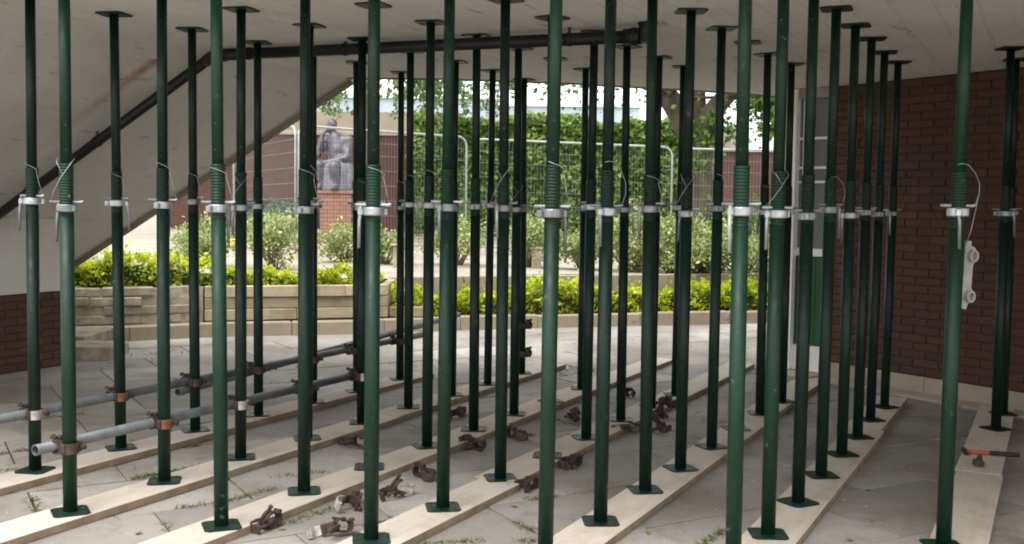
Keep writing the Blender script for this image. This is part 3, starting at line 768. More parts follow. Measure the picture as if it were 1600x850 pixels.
# ------------------------------------------------------------------ mesh fence panels
def fence_panel(label, pa, pb, ha=2.0, hb=2.0):
    pa, pb = Vector(pa), Vector(pb); d = pb - pa; L = math.hypot(d.x, d.y)
    t = thing('mesh_fence', label, 'fence', pa, (0, 0, math.atan2(d.y, d.x)), 'temporary mesh fence panels')
    dz = d.z; Z = lambda x: dz * x / L
    rad = .16; H = 2.0
    pts = [Vector((0, 0, 0.02)), Vector((0, 0, H - rad))]
    pts += [Vector((rad - rad * math.cos(a), 0, H - rad + rad * math.sin(a))) for a in np.linspace(.3, math.pi / 2, 5)]
    q_ = [Vector((L - p.x, 0, p.z)) for p in pts[::-1]]
    pts = [Vector((p.x, 0, p.z + Z(p.x))) for p in pts + q_]
    ob('frame_tube', MB().tube(pts, .019, 8).mesh('frame_tube', 'fence_zinc'), t)
    ob('bottom_rail', MB().tube([(0, 0, .16 + Z(0)), (L, 0, .16 + Z(L))], .018, 6).mesh('bottom_rail', 'fence_zinc'), t)
    m = MB(); n = int(L / .055)
    for k in range(1, n):
        x = L * k / n; zt = H - .01 - (max(0, rad - min(x, L - x))) * .6
        m.tube([(x, 0, .16 + Z(x)), (x, 0, zt + Z(x))], .0010, 4, cap=False)
    for z in (.4, .64, .88, 1.12, 1.36, 1.60, 1.80):
        m.tube([(0, .003, z + Z(0)), (L, .003, z + Z(L))], .0017, 4, cap=False)
    tag(ob('mesh_wires', m.mesh('mesh_wires', 'fence_zinc'), t), kind='stuff')
    return t
FP = [((px(365, 19.6), 19.6, .55), (px(461, 16.6), 16.6, .58)), ((px(466, 16.5), 16.5, .575), (px(727, 18.3), 18.3, .54)),
      ((px(738, 18.4), 18.4, .52), (px(1047, 18.9), 18.9, .445)), ((px(1057, 18.9), 18.9, .425), (px(1330, 19.0), 19.0, .40))]
FL = ['mesh fence panel partly hidden under the stair edge', 'mesh fence panel in front of the statue', 'mesh fence panel in front of the ivy wall', 'mesh fence panel in front of the tree trunk']
for (a, b), lab in zip(FP, FL): fence_panel(lab, a, b)
def foot(name, x, y, z, mat, lab, w=.24):
    t = thing(name, lab, 'fence weight', (x, y, z), (0, 0, random.uniform(-.3, .3)))
    m = MB(); m.box((-w, -.11, 0), (w, .11, .09), ch=.02); m.box((-w * .6, -.08, .088), (w * .6, .08, .14), ch=.02); ob('foot_block', m.mesh('foot_block', mat), t)
    return t
foot('barrier_weight', px(363, 19.3), 19.3, terrain_z(19) + .02, 'yellow_plastic', 'yellow fence foot seen low under the stair edge')
foot('barrier_weight', px(732, 18.2), 18.2, terrain_z(18) + .02, 'yellow_plastic', 'yellow fence foot between the two middle fence panels', .14)
foot('barrier_weight', px(1052, 18.8), 18.8, terrain_z(18.8) + .02, 'concrete_block', 'grey fence foot below the gap left of the tree')
for p, y, h, lab in ((622, 14.6, .30, 'short grey stone bollard in the gravel left of centre'), (838, 14.6, .28, 'short brown stone bollard behind the middle of the hedge')):
    t = thing('stone_bollard', lab, 'bollard', (px(p, y), y, terrain_z(y) - .02))
    ob('post', box_mesh('post', (-.065, -.065, 0), (.065, .065, h), 'rubble_stone', .015), t)
    ob('cap_stone', box_mesh('cap_stone', (-.08, -.08, h + .001), (.08, .08, h + .04), 'rubble_stone', .015), t)

# ------------------------------------------------------------------ statue on its plinth
sy = 20.6; sx = px(525, sy)
pl = thing('statue_plinth', 'square terracotta coloured plinth carrying the statue', 'plinth', (sx, sy, .59))
ob('shaft', box_mesh('shaft', (-.34, -.34, 0), (.34, .34, .97), 'plinth_brick', .01), pl)
ob('cap_stone', box_mesh('cap_stone', (-.37, -.37, .972), (.37, .37, 1.04), 'plinth_brick', .012), pl)
st_ = thing('seated_statue', 'dark seated figure with hand to chin, wrapped in sheeting, on plinth', 'statue', (sx, sy, 1.63))
m = MB()
def cap(a, b, ra, rb):
    a, b = Vector(a), Vector(b); d = (b - a).normalized(); n = 4; pts, rs = [], []
    for i in range(n): t_ = math.cos(math.pi / 2 * i / n); pts.append(a - d * ra * t_); rs.append(max(ra * math.sin(math.pi / 2 * i / n), .004))
    pts += [a, b]; rs += [ra, rb]
    for i in range(1, n + 1): t_ = math.sin(math.pi / 2 * i / n); pts.append(b + d * rb * t_); rs.append(max(rb * math.cos(math.pi / 2 * i / n), .004))
    m.tube(pts, rs, 14)
cap((.06, .06, .40), (.03, .0, .78), .20, .21); cap((.03, 0, .78), (.0, -.02, .98), .21, .15)      # trunk
cap((-.20, -.02, .96), (.24, .02, .95), .10, .11)                                                   # shoulders
cap((-.03, -.03, 1.02), (-.06, -.06, 1.12), .07, .065)                                              # neck
cap((-.08, -.08, 1.18), (-.07, -.06, 1.27), .095, .105); cap((-.13, -.14, 1.15), (-.12, -.13, 1.2), .055, .07); cap((-.155, -.165, 1.205), (-.17, -.18, 1.19), .02, .018)
cap((.26, .02, .93), (.27, -.12, .62), .085, .07); cap((.27, -.12, .62), (-.06, -.34, .52), .068, .05); cap((-.06, -.34, .52), (-.16, -.38, .51), .05, .035)   # arm over lap
cap((-.22, -.03, .93), (-.30, -.22, .66), .08, .068); cap((-.30, -.22, .66), (-.17, -.22, 1.08), .062, .045); cap((-.17, -.22, 1.08), (-.13, -.19, 1.14), .045, .04)  # hand to chin
cap((.12, .05, .42), (.14, -.36, .44), .15, .12); cap((-.10, .05, .42), (-.17, -.38, .46), .15, .12)   # thighs
cap((.14, -.36, .44), (.15, -.30, .06), .11, .08); cap((-.17, -.38, .46), (-.16, -.30, .06), .11, .08)  # shins
cap((.15, -.30, .05), (.15, -.42, .05), .06, .045); cap((-.16, -.3, .05), (-.16, -.42, .05), .06, .045)
cap((-.2, .1, .2), (.22, .1, .2), .2, .2)                                                            # seat block under the robe
fig = ob('figure', m.mesh('figure', 'bronze'), st_, (0, 0, 0), (0, 0, R(-18)))
rm = fig.modifiers.new('remesh', 'REMESH'); rm.mode = 'VOXEL'; rm.voxel_size = .022; rm.use_smooth_shade = True
sm = fig.modifiers.new('smooth', 'SMOOTH'); sm.iterations = 3; sm.factor = .5
m = MB(); seg, prof_ = 64, [(.36, .012), (.355, .15), (.35, .3), (.36, .45), (.33, .52)]
vv = []
for r_, z in prof_:
    for k in range(seg):
        a = 2 * math.pi * k / seg; rr = r_ * (1 + (.05 * math.sin(a * 11) + .03 * math.sin(a * 23 + 1)) * (1.1 - z)); vv.append((rr * math.cos(a) * .92, rr * math.sin(a) * .95 - .06, z))
m.add(vv, [(i * seg + k, i * seg + (k + 1) % seg, (i + 1) * seg + (k + 1) % seg, (i + 1) * seg + k) for i in range(len(prof_) - 1) for k in range(seg)], True)
ob('plastic_wrap', m.mesh('plastic_wrap', 'plastic_sheet'), st_)

# ================================================================== TIMBER BOARDS
ROWS = {'A': -4.545, 'B': -3.846, 'C': -3.136, 'D': -2.446, 'E': -1.727, 'F': -1.036, 'G': -.325}
ROWNAME = {'A': 'leftmost', 'B': 'second from left', 'C': 'third from left', 'D': 'middle', 'E': 'third from right', 'F': 'second from right', 'G': 'rightmost'}
BSPAN = {'A': (2.7, 5.05, 7.35), 'B': (2.35, 5.75, 8.40), 'C': (2.75, 5.90, 9.20), 'D': (2.95, 4.66, 9.30), 'E': (3.05, 6.78, 8.75), 'F': (3.3, 6.9, 8.20), 'G': (3.9, 6.05, 8.18)}
def board(label, u0, u1, v, yaw=0.0):
    L = u1 - u0
    t = tag(ob('scaffold_board', MB().box((-L / 2, -.1125, 0), (L / 2, .1125, .038), ch=.003).edges_slot(1).mesh('scaffold_board', ['board_timber', 'shaded_board_edge']), None, W((u0 + u1) / 2, v, .0015), (0, 0, ROW_ROT + yaw)),
            label, 'board', 'timber boards under the props')
    return t
for r_, (ua, ub, uc) in BSPAN.items():
    j = .012 if r_ != 'G' else .006
    board('near pale timber board under the %s row of props' % ROWNAME[r_], ua, ub - .003, ROWS[r_] + j, random.uniform(-.004, .004))
    board('far pale timber board under the %s row of props' % ROWNAME[r_], ub + .003, uc, ROWS[r_] - j, random.uniform(-.004, .004))

# ================================================================== STEEL PROPS
def prop_meshes(PAINT):
    D = {}
    # base plate: square with clipped corners and four holes' raised rims
    m = MB(); s_, c_ = .076, .016
    m.prism([(-s_ + c_, -s_), (s_ - c_, -s_), (s_, -s_ + c_), (s_, s_ - c_), (s_ - c_, s_), (-s_ + c_, s_), (-s_, s_ - c_), (-s_, -s_ + c_)], 0, .006)
    D['plate'] = m.mesh('plate', PAINT)
    m = MB()
    for x in (-.052, .052):
        for y in (-.052, .052): m.lathe([(.009, .0062), (.009, .0068)], 10, Matrix.Translation((x, y, 0)))
    D['hole'] = m.mesh('bolt_hole', 'dark_rubber')
    D['outer'] = MB().lathe([(.0302, .006), (.0302, 1.302)], 20).mesh('outer_tube', PAINT)
    pr = []; z = 0.0
    while z < .22: pr += [(.0276, z), (.0303, z + .004), (.0303, z + .008), (.0276, z + .012)]; z += .0125
    D['thread'] = MB().lathe(pr, 18, smooth=False).mesh('thread', PAINT)
    D['inner'] = MB().lathe([(.0242, 0), (.0242, .93)], 18).mesh('inner_tube', PAINT)
    m = MB()
    for k in range(7):
        z = .09 + k * .115
        for s2 in (1, -1): m.lathe([(.005, .0238), (.005, .0244)], 8, Matrix.Translation((0, 0, z)) @ Matrix.Rotation(s2 * math.pi / 2, 4, 'X'))
    D['pinholes'] = m.mesh('pin_holes', 'dark_rubber')
    # cast collar nut with two lugs
    m = MB(); m.lathe([(.0305, 0), (.040, 0), (.0425, .004), (.0425, .028), (.040, .033), (.0305, .033)], 20, smooth=False, cap=False)
    for s2 in (1, -1):
        m.lathe([(.010, .004), (.0135, .004), (.0135, .028), (.010, .028)], 10, Matrix.Translation((s2 * .050, 0, 0)), smooth=False)
        m.box((min(s2 * .036, s2 * .048), -.008, .006), (max(s2 * .036, s2 * .048), .008, .027))
    D['collar'] = m.mesh('collar', 'galvanised')
    m = MB(); m.tube([(.050, 0, .038), (.052, 0, .012), (.057, .004, -.02), (.060, .008, -.13)], [.0075, .0075, .0072, .0068], 8)
    D['handle'] = m.mesh('handle', 'galvanised')
    m = MB(); m.tube([(-.070, 0, 0), (.062, 0, 0), (.072, 0, .005)], .0064, 8); D['pin'] = m.mesh('pin', 'galvanised')
    for k in range(3):
        m = MB(); x = -.064 if k == 1 else .066
        if k == 0:      # bowed loop standing off one side
            pts = [(x, 0, 0), (x + .016, 0, .05), (x + .014, -.006, .10), (x - .012, -.02, .15), (x - .045, -.03, .185), (0, -.034, .19), (-.02, -.031, .185)]
        elif k == 1:    # slung round the tube, knotted at front
            pts = [(x, 0, 0), (x + .02, -.034, .04), (-.01, -.042, .10), (0, -.038, .115), (.03, -.030, .16), (.036, 0, .18), (0, .034, .18), (-.036, 0, .18), (-.03, -.030, .165), (-.004, -.038, .115)]
        else:           # straight tail up to a small knot
            pts = [(x, 0, 0), (.052, -.01, .06), (.040, -.016, .12), (.044, -.020, .135), (.02, -.032, .150), (-.024, -.027, .165)]
        m.tube(pts, .0012, 5); D['wire%d' % k] = m.mesh('wire', 'wire_steel')
    return D
PM_SHADED, PM_LIT_WORN = prop_meshes('shaded_green_paint'), prop_meshes('lit_worn_green_paint')
LIT_WORN = {('B', 0), ('C', 0), ('D', 0), ('E', 0), ('F', 0), ('G', 0), ('F', 1), ('D', 1)}  # brightly lit front props, given the lighter scuffed paint
PROPS = [('A', 3.663, -4.563, .012), ('A', 4.231, -4.576, -.012), ('A', 4.786, -4.559, -.004), ('A', 5.338, -4.544, 0), ('A', 5.872, -4.520, 0), ('A', 6.378, -4.510, -.012), ('A', 6.994, -4.540, -.004),
 ('B', 3.243, -3.819, .003), ('B', 3.828, -3.848, .007), ('B', 4.387, -3.858, .012), ('B', 4.940, -3.844, .012), ('B', 5.474, -3.836, -.005), ('B', 6.050, -3.859, 0), ('B', 6.598, -3.840, .006), ('B', 7.141, -3.840, .012), ('B', 7.749, -3.854, -.010),
 ('C', 3.410, -3.105, -.011), ('C', 4.015, -3.143, .006), ('C', 4.557, -3.144, .010), ('C', 5.121, -3.140, .004), ('C', 5.646, -3.130, -.005), ('C', 6.198, -3.135, 0), ('C', 6.736, -3.122, 0), ('C', 7.330, -3.145, -.006),
 ('D', 3.568, -2.451, .004), ('D', 4.109, -2.433, .012), ('D', 4.700, -2.449, -.003), ('D', 5.253, -2.449, -.007), ('D', 5.779, -2.442, .008), ('D', 6.381, -2.458, -.005), ('D', 6.921, -2.443, .003), ('D', 7.437, -2.445, .007),
 ('E', 3.700, -1.727, .012), ('E', 4.261, -1.727, .006), ('E', 4.845, -1.734, -.012), ('E', 5.345, -1.720, .003), ('E', 5.926, -1.724, 0), ('E', 6.487, -1.735, .009), ('E', 7.057, -1.730, -.012), ('E', 7.586, -1.703, -.001),
 ('F', 3.880, -1.036, -.008), ('F', 4.440, -1.040, .004), ('F', 4.999, -1.035, .005), ('F', 5.568, -1.040, .004), ('F', 6.109, -1.032, .001), ('F', 6.625, -1.030, .005), ('F', 7.215, -1.045, .012), ('F', 7.736, -1.030, .012),
 ('G', 4.641, -.370, .012), ('G', 7.328, -.304, -.003), ('G', 7.887, -.287, -.012)]
ORD = ['front most', 'second', 'third', 'fourth', 'fifth', 'sixth', 'seventh', 'eighth', 'ninth']
COLZ = {('G', 0): 1.348, ('D', 0): 1.322, ('E', 0): 1.325}
HAND = {('A', 0): -2.9, ('B', 0): 2.6, ('D', 0): -2.75, ('E', 0): .35, ('F', 0): -2.6, ('F', 1): -2.7, ('G', 0): -1.9, ('C', 0): 1.0, ('G', 1): -.5}
WIRE = {('A', 0): 2, ('B', 0): 1, ('B', 1): 2, ('C', 1): 2, ('D', 0): 2, ('E', 0): 2, ('F', 1): 1, ('G', 0): 0, ('F', 3): 0, ('E', 1): 0}
LEN = SOFFIT - .002 - BOARD - .001
cnt = {}; PROP_AT = {}
for r_, u, v, dx in PROPS:
    i = cnt.get(r_, 0); cnt[r_] = i + 1
    tot = sum(1 for p in PROPS if p[0] == r_)
    where = ORD[i] if i == 0 else ('farthest' if i == tot - 1 else ORD[i])
    lab = {'G': 'prop'}.get(r_, 'prop')
    if i == 0: label = 'green steel prop nearest the viewer on the %s timber board' % ROWNAME[r_]
    elif i == tot - 1: label = 'green steel prop farthest from the viewer on the %s timber board' % ROWNAME[r_]
    else: label = '%s green steel prop from the front on the %s timber board' % (ORD[i], ROWNAME[r_])
    PM = PM_LIT_WORN if (r_, i) in LIT_WORN else PM_SHADED
    p = W(u, v, BOARD); PROP_AT[(r_, i)] = p
    t = thing('steel_prop', label, 'prop', p, (random.uniform(-.0015, .0015), dx / LEN, 0), 'green steel props')
    fa = random.uniform(-.35, .35)
    b = ob('base_plate', PM['plate'], t, (0, 0, 0), (0, 0, fa + .2)); tag(ob('bolt_holes', PM['hole'], b), kind='stuff')
    ob('outer_tube', PM['outer'], t, (0, 0, 0), (0, 0, random.uniform(0, 6)))
    zc = COLZ.get((r_, i), 1.332 + random.uniform(-.018, .018))
    ob('thread', PM['thread'], t, (0, 0, 1.30))
    inn = ob('inner_tube', PM['inner'], t, (0, 0, 1.50), (0, 0, random.uniform(-.6, .6))); inn.scale.z = (LEN - .006 - 1.50) / .93
    tag(ob('pin_holes', PM['pinholes'], inn), kind='stuff')
    ha = HAND.get((r_, i), random.choice((-2.7, -2.2, .3, -.5, 1.3, 2.0)))
    c = ob('collar', PM['collar'], t, (0, 0, zc), (0, 0, ha)); ob('handle', PM['handle'], c)
    pn = ob('pin', PM['pin'], t, (0, 0, zc + .043), (0, 0, random.uniform(-.3, .3)))
    wk = WIRE.get((r_, i), random.choice((0, 1, 2, 2, None, None, None)))
    if wk is not None:
        w_ = ob('wire', PM['wire%d' % wk], pn); w_.scale.z = random.uniform(.7, 1.1)
    h = ob('head_plate', PM['plate'], t, (0, 0, LEN - .006), (0, 0, fa - .25 + random.uniform(-.2, .2)))

# ================================================================== SCAFFOLD TUBES AND COUPLERS
def coupler_meshes(mat, mat2):
    """double coupler: band 1 holds a vertical prop (axis z), band 2 a tube along x; centre between the two"""
    I = Matrix.Identity(4); D = {}
    M1 = Matrix.Translation((0, -.034, 0)) @ Matrix.Rotation(math.pi / 2, 4, 'X')      # band axis -> z
    M2 = Matrix.Translation((0, .030, 0)) @ Matrix.Rotation(math.pi / 2, 4, 'Z')       # band axis -> x
    m = MB(); m.band(.0315, .0385, .024, math.pi * .0, math.pi * 1.0, M1 @ Matrix.Rotation(math.pi, 4, 'Y'), 10)
    m.band(.0255, .0325, .024, math.pi * .5, math.pi * 1.5, M2, 10)
    m.box((-.018, -.010, -.018), (.018, .012, .018))
    for s in (-1, 1): m.box((s * .036 - .006, -.050, -.024), (s * .036 + .006, -.030, .024))
    D['body'] = m.mesh('coupler_body', mat)
    m = MB(); m.band(.0315, .0385, .023, 0, math.pi, M1, 10); m.box((.030, -.052, -.02), (.052, -.036, .02)); D['flap1'] = m.mesh('coupler_flap', mat2)
    m = MB(); m.band(.0255, .0325, .023, -math.pi * .5, math.pi * .5, M2, 10); m.box((-.02, .032, .026), (.02, .046, .046)); D['flap2'] = m.mesh('coupler_flap', mat)
    m = MB(); m.tube([(.045, -.075, 0), (.045, -.005, 0)], .0065, 8); m.lathe([(.0115, 0), (.0115, .016)], 6, Matrix.Translation((.045, -.064, 0)) @ Matrix.Rotation(math.pi / 2, 4, 'X'), smooth=False)
    D['bolt1'] = m.mesh('bolt', mat)
    m = MB(); m.tube([(0, .012, .040), (0, .082, .040)], .0065, 8); m.lathe([(.0115, 0), (.0115, .016)], 6, Matrix.Translation((0, .062, .040)) @ Matrix.Rotation(-math.pi / 2, 4, 'X'), smooth=False)
    D['bolt2'] = m.mesh('bolt', mat)
    return D
CM = {'rust': coupler_meshes('rusty_steel', 'rusty_steel'), 'orange': coupler_meshes('rusty_steel', 'orange_rust'), 'bright': coupler_meshes('rusty_steel', 'bright_steel')}
def coupler(label, loc, rot, style='rust', open_=None, group=None):
    t = thing('scaffold_coupler', label, 'coupler', loc, rot, group); D = CM[style]
    ob('coupler_body', D['body'], t)
    f1 = ob('coupler_flap', D['flap1'], t); f2 = ob('coupler_flap', D['flap2'], t)
    b1 = ob('bolt', D['bolt1'], t); b2 = ob('bolt', D['bolt2'], t)
    if open_:
        a1, a2 = open_
        h1 = Vector((-.036, -.036, 0)); h2 = Vector((0, .033, -.030))
        f1.matrix_local = Matrix.Translation(h1) @ Matrix.Rotation(-a1, 4, 'Z') @ Matrix.Translation(-h1)
        f2.matrix_local = Matrix.Translation(h2) @ Matrix.Rotation(-a2, 4, 'X') @ Matrix.Translation(-h2)
        b1.matrix_local = Matrix.Translation((-.006, .018, 0)) @ Matrix.Translation((.045, -.03, 0)) @ Matrix.Rotation(.45, 4, 'Z') @ Matrix.Translation((-.045, .03, 0))
        b2.matrix_local = Matrix.Translation((0, -.014, -.006)) @ Matrix.Translation((0, .03, .04)) @ Matrix.Rotation(-.35, 4, 'X') @ Matrix.Translation((0, -.03, -.04))
    return t
def rest_on(t, z):
    bpy.context.view_layer.update()
    lo = min((c.matrix_world @ v.co).z for c in t.children for v in c.data.vertices)
    t.location.z += z - lo
def scaffold_tube(label, a, b):
    a, b = Vector(a), Vector(b); d = (b - a).normalized(); L = (b - a).length
    rot = d.to_track_quat('Z', 'Y').to_euler()
    t = thing('scaffold_tube', label, 'tube', a, rot, 'steel tubes fixed to the props')
    m = MB(); m.lathe([(.0202, 0), (.0242, 0), (.0242, L), (.0202, L), (.0202, L - .25)], 18, smooth=True, cap=False)
    m.lathe([(.0202, .25), (.0202, 0)], 18, cap=False); ob('tube_wall', m.mesh('tube_wall', 'scaffold_tube'), t)
    return t
OFF = -.064
tz1 = lambda u: .325 + .002 * (u - 3.2)
tz2 = lambda u: .326 + .003 * (u - 3.6)
vB, vA = -3.846 + OFF, -4.545 + OFF
scaffold_tube('grey steel tube with open end fixed low across the second prop row', W(3.14, vB, tz1(3.1)), W(5.62, vB + .004, tz1(5.62)))
scaffold_tube('long grey steel tube fixed low across the leftmost prop row', W(2.3, vA, tz2(2.3)), W(7.45, vA, tz2(7.45)))
scaffold_tube('steel tube lapped behind the long tube, rising past the leftmost row', W(4.75, vA - .053, .265), W(8.12, vA - .053, .440))
stl = ['rust', 'orange', 'bright', 'rust', 'rust']
CL = {'B': ['rusty coupler gripping the open tube end on the nearest prop', 'orange rusty coupler on the front tube, second prop along', 'pale worn coupler on the front tube, third prop along', 'dark coupler on the front tube, fourth prop along', 'coupler at the far end of the front tube'],
      'A': ['white worn coupler at the nearest prop of the long rear tube', 'pinkish rusty coupler at the second prop of the long rear tube', 'dark coupler at the third prop of the long rear tube', 'dark coupler at the fourth prop of the long rear tube', 'dark coupler at the fifth prop of the long rear tube', 'dark coupler at the sixth prop of the long rear tube', 'dark coupler at the farthest prop of the long rear tube']}
for r_, n_, tz in (('B', 5, tz1), ('A', 7, tz2)):
    for i in range(n_):
        p = PROP_AT[(r_, i)]; u = p.dot(U)
        q_ = p + V * (OFF / 2 - .002)
        sty = {'B': ['rust', 'orange', 'bright', 'rust', 'bright'], 'A': ['bright', 'orange', 'rust', 'rust', 'rust', 'rust', 'rust']}[r_][i]
        coupler(CL[r_][i], (q_.x, q_.y, tz(u)), (0, 0, ROW_ROT), sty, group='couplers fixing tubes to props')
p = PROP_AT[('B', 8)]
for z, lab in ((.20, 'rusty coupler left on the farthest prop of the second row'), (.43, 'upper rusty coupler on the farthest prop of the second row')):
    coupler(lab, (p.x + .03, p.y + .02, z), (0, 0, -.6), 'rust')
# loose couplers on the flags
LC = [(-1.05, 4.52, 'rust', 'dark coupler lying open by the third board, nearest the bottom edge'),
      (-.735, 4.44, 'bright', 'coupler with upright bolt on the paving left of the middle row front prop'),
      (-.72, 4.86, 'bright', 'coupler with shiny band left of the middle row front prop'),
      (-.55, 5.04, 'bright', 'coupler with shiny band just right of the middle row front prop'),
      (-.90, 6.10, 'rust', 'round clump of dark coupler between second and third boards'),
      (-.44, 5.43, 'rust', 'rusty coupler on the paving left of the second middle row prop'),
      (-.20, 6.06, 'rust', 'dark coupler with bolt pointing right beside the third board'),
      (-.34, 7.01, 'rust', 'dark coupler far back between second and third boards'),
      (.035, 6.40, 'rust', 'upright dark coupler right of the third middle row prop'),
      (.085, 5.22, 'bright', 'coupler leaning on the middle board edge with shiny underside'),
      (.335, 5.70, 'rust', 'flat rusty coupler with a bent bolt right of the middle board'),
      (.42, 6.95, 'rust', 'dark coupler behind the fifth middle row prop'),
      (.735, 6.58, 'orange', 'yellowish rusty coupler beside the middle board far back'),
      (1.00, 7.09, 'rust', 'tall dark coupler, part of the pile near the third board from right'),
      (.93, 6.60, 'rust', 'dark coupler lying in front of the coupler pile'),
      (.855, 7.86, 'rust', 'dark coupler far back beside the sixth middle row prop')]
def settle(t, z):
    """try some poses, keep the one that lies lowest"""
    bpy.context.view_layer.update()
    Q = t.scale.x * np.array([tuple(c.matrix_local @ v.co) for c in t.children for v in list(c.data.vertices)[::2]])
    best = None
    for _ in range(160):
        e = Euler([random.uniform(0, 6.283) for _ in range(3)]); zs = Q @ np.array(e.to_matrix()).T[:, 2]
        lo = zs.min(); sc = (zs.mean() - lo) - .05 * (zs < lo + .012).mean()
        if best is None or sc < best[0]: best = (sc, e)
    t.rotation_euler = best[1]; rest_on(t, z)
for k, (x, y, s_, lab) in enumerate(LC):
    t = coupler(lab, (x, y, .1), (0, 0, 0), s_, (random.uniform(.5, 1.5), random.uniform(.3, 1.2)), 'loose couplers on the paving')
    t.scale = (.92, .92, .92); settle(t, .001)
t = coupler('rusty coupler stacked on top of the coupler pile', (1.05, 7.08, .2), (0, 0, 0), 'rust', (1.2, 1.0), 'loose couplers on the paving'); settle(t, .075)

# ------------------------------------------------------------------ hammer and loose clamp on the rightmost board
HA, HB = W(6.483, -.425), W(6.527, -.165)
d = HB - HA; hang_ = math.atan2(d.y, d.x)
ham = thing('hammer', 'claw hammer with orange and black handle across the rightmost board', 'hammer', (HA.x, HA.y, .0405 + .014), (0, 0, hang_))
m = MB(); m.lathe([(.010, -.052), (.0135, -.048), (.0135, -.026), (.009, -.020), (.010, .012)], 12, Matrix.Rotation(math.pi / 2, 4, 'X'), smooth=False)
m.box((-.011, -.016, -.012), (.011, .020, .012), ch=.003)
m.tube([(0, -.018, 0), (.004, -.045, -.004), (.016, -.062, -.010)], [.010, .008, .003], 8)
m.tube([(0, .018, 0), (0, .04, 0)], [.010, .0135], 10)
ob('head', m.mesh('head', 'dark_rubber'), ham)
ob('handle', MB().tube([(.008, 0, 0), (.07, 0, -.001), (.13, 0, 0)], [.0105, .012, .011], 10).mesh('handle', 'orange_handle'), ham)
ob('grip', MB().tube([(.13, 0, 0), (.18, 0, 0), (.25, 0, 0), (.285, 0, 0)], [.0125, .0138, .0135, .0125], 10).mesh('grip', 'dark_rubber'), ham)
cl_ = coupler('small dark clamp lying on the rightmost board beside the hammer', W(6.20, -.335, .1), (R(88), 0, .7), 'rust', None); bpy.context.view_layer.update(); cl_.scale = (.62, .62, .62); settle(cl_, .041)

# ------------------------------------------------------------------ pale bracket hung from the front right prop
p = PROP_AT[('G', 0)]
br = thing('hanging_bracket', 'pale grey plastic bracket with round holes hanging behind the rightmost front prop', 'bracket', (p.x + .066, p.y + .035, 1.149), (0, R(3), R(20)))
m = MB(); out = [(-.028, -.14), (.004, -.148), (.012, -.125), (.040, -.105), (.042, -.07), (.026, -.052), (.026, .045), (.040, .062), (.046, .10), (.030, .122), (.008, .128), (.004, .148), (-.020, .15), (-.030, .12)]
n = len(out); vv = [(x, -.009, z) for x, z in out] + [(x, .009, z) for x, z in out]
m.add(vv, [tuple(range(n)), tuple(reversed(range(n, 2 * n)))] + [(i, n + i, n + (i + 1) % n, (i + 1) % n) for i in range(n)])
br.scale = (.82, 1, .94); ob('plate', m.mesh('plate', 'plastic_grey'), br)
for z in (.085, -.09):
    m = MB(); m.lathe([(.017, -.02), (.026, -.02), (.026, .0), (.017, .0), (.017, -.02)], 18, Matrix.Translation((.010, -.009, z)) @ Matrix.Rotation(-math.pi / 2, 4, 'X') @ Matrix.Translation((0, 0, 0)), smooth=False, cap=False)
    ob('ring', m.mesh('ring', 'plastic_grey'), br)
    ob('recess', MB().lathe([(.0165, 0), (.0165, .003)], 16, Matrix.Translation((.010, -.0095, z)) @ Matrix.Rotation(math.pi / 2, 4, 'X')).mesh('recess', 'concrete_block'), br)
m = MB(); m.tube([(-.012, 0, .148), (.0, -.006, .20), (.014, -.012, .30), (.012, -.02, .345)], .0014, 5); ob('wire', m.mesh('wire', 'wire_steel'), br)

# ================================================================== GRASS IN THE JOINTS, LITTER
segs = [((-2.95, 5.7), (-2.6, 6.05), 260), ((-2.75, 5.45), (-2.55, 5.5), 90), ((-1.92, 5.35), (-1.62, 5.62), 260), ((-1.55, 5.75), (-1.3, 5.85), 80), ((-1.35, 4.95), (-1.15, 5.2), 110), ((-1.2, 5.4), (-.95, 5.55), 60),
        ((-.98, 4.62), (-.72, 4.98), 240), ((-.72, 5.0), (-.5, 5.35), 70), ((.02, 4.42), (.35, 4.46), 120), ((.78, 4.35), (.95, 4.62), 110), ((-.42, 4.36), (-.1, 4.42), 110), ((-2.0, 4.75), (-1.75, 4.68), 40), ((-3.6, 9.7), (-2.9, 9.9), 60), ((-1.0, 6.6), (-.6, 7.2), 70), ((.4, 8.7), (.75, 9.15), 90), ((1.2, 9.6), (1.5, 9.7), 30)]
for _ in range(46):
    j = random.randint(-7, 2); i0 = random.uniform(-6, 5)
    a = pu * ((j + .5) * SWD) + pv * i0 + Vector((0, 7.5, 0)); b = a + pv * random.uniform(.12, .55)
    if 4.2 < a.y < 8.5 and -.5 * a.y < a.x < 1.0: segs.append(((a.x, a.y), (b.x, b.y), random.randint(40, 150)))
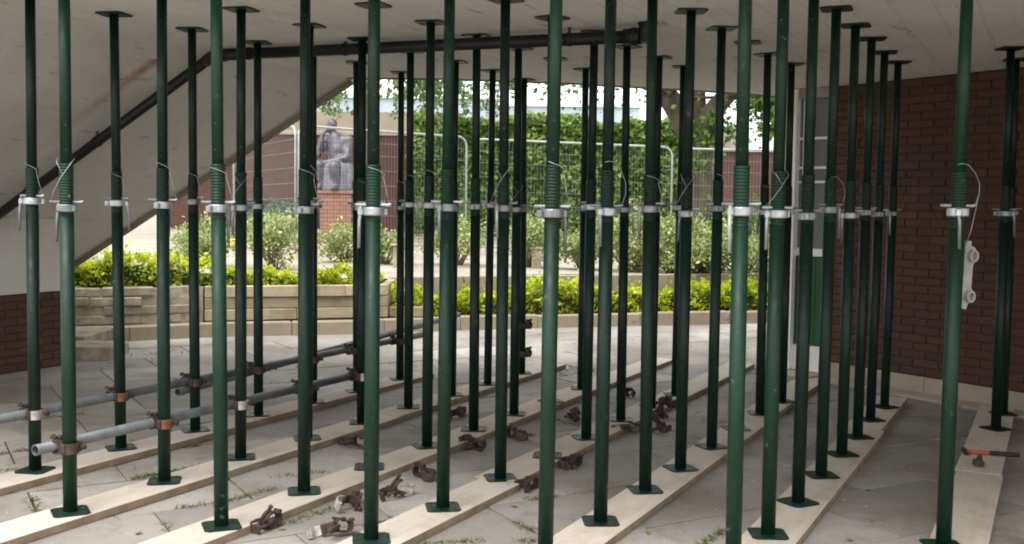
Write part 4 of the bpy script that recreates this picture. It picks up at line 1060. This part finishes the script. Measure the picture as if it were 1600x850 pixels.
for _ in range(26):
    j = random.randint(-7, 1); k = random.randint(-6, 6)
    a = pu * (j * SWD) + pv * ((k + .5) * SL + (.46 if j % 2 else 0)) + Vector((0, 7.5, 0)) - pu * random.uniform(0, .3); b = a + pu * random.uniform(.1, .3)
    if 4.2 < a.y < 8.5 and -.5 * a.y < a.x < 1.0: segs.append(((a.x, a.y), (b.x, b.y), random.randint(30, 90)))
vv, ff = [], []
for a, b, n in segs:
    a, b = Vector((*a, 0)), Vector((*b, 0))
    for _ in range(n):
        q_ = a.lerp(b, random.random()) + Vector((random.gauss(0, .014), random.gauss(0, .014), -.002)); h = random.uniform(.005, .024); an = random.uniform(0, 6.28); w_ = .004
        lean = Vector((random.gauss(0, .025), random.gauss(0, .025), h)); s_ = Vector((math.cos(an) * w_, math.sin(an) * w_, 0)); k = len(vv)
        vv += [q_ - s_, q_ + s_, q_ + lean]; ff.append((k, k + 1, k + 2))
me = bpy.data.meshes.new('joint_grass'); me.from_pydata(vv, [], ff); me.materials.append(MAT['grass_blade'])
tag(ob('joint_grass', me), 'grass and moss growing in the paving joints', 'grass', kind='stuff')
P = [(random.uniform(-3.2, 2.2), random.uniform(4.2, 11.5), .006) for _ in range(130)] + [(random.gauss(.52, .12), random.gauss(9.0, .16), .008) for _ in range(50)] + [(random.gauss(-3.3, .3), random.gauss(9.3, .2), .006) for _ in range(30)]
grit = MB()
for _ in range(420):
    x, y = random.uniform(-3, 3), random.uniform(4.1, 9.5); r_ = random.uniform(.002, .007)
    if abs(x) > .5 * y: continue
    grit.add([(x - r_, y - r_, .0), (x + r_, y - r_ * .6, .0), (x + r_ * .7, y + r_, .0), (x - r_ * .8, y + r_ * .9, .0), (x, y, r_ * 1.2)], [(0, 1, 4), (1, 2, 4), (2, 3, 4), (3, 0, 4)])
tag(ob('grit', grit.mesh('grit', 'concrete_block')), 'crumbs of mortar and grit on the paving', 'grit', kind='stuff')
tag(ob('leaf_litter', leaf_mesh('leaf_litter', P, 'dead_leaf', .035, flat=(0, 0, 2.5))), 'small dry leaves scattered over the paving', 'leaves', kind='stuff')
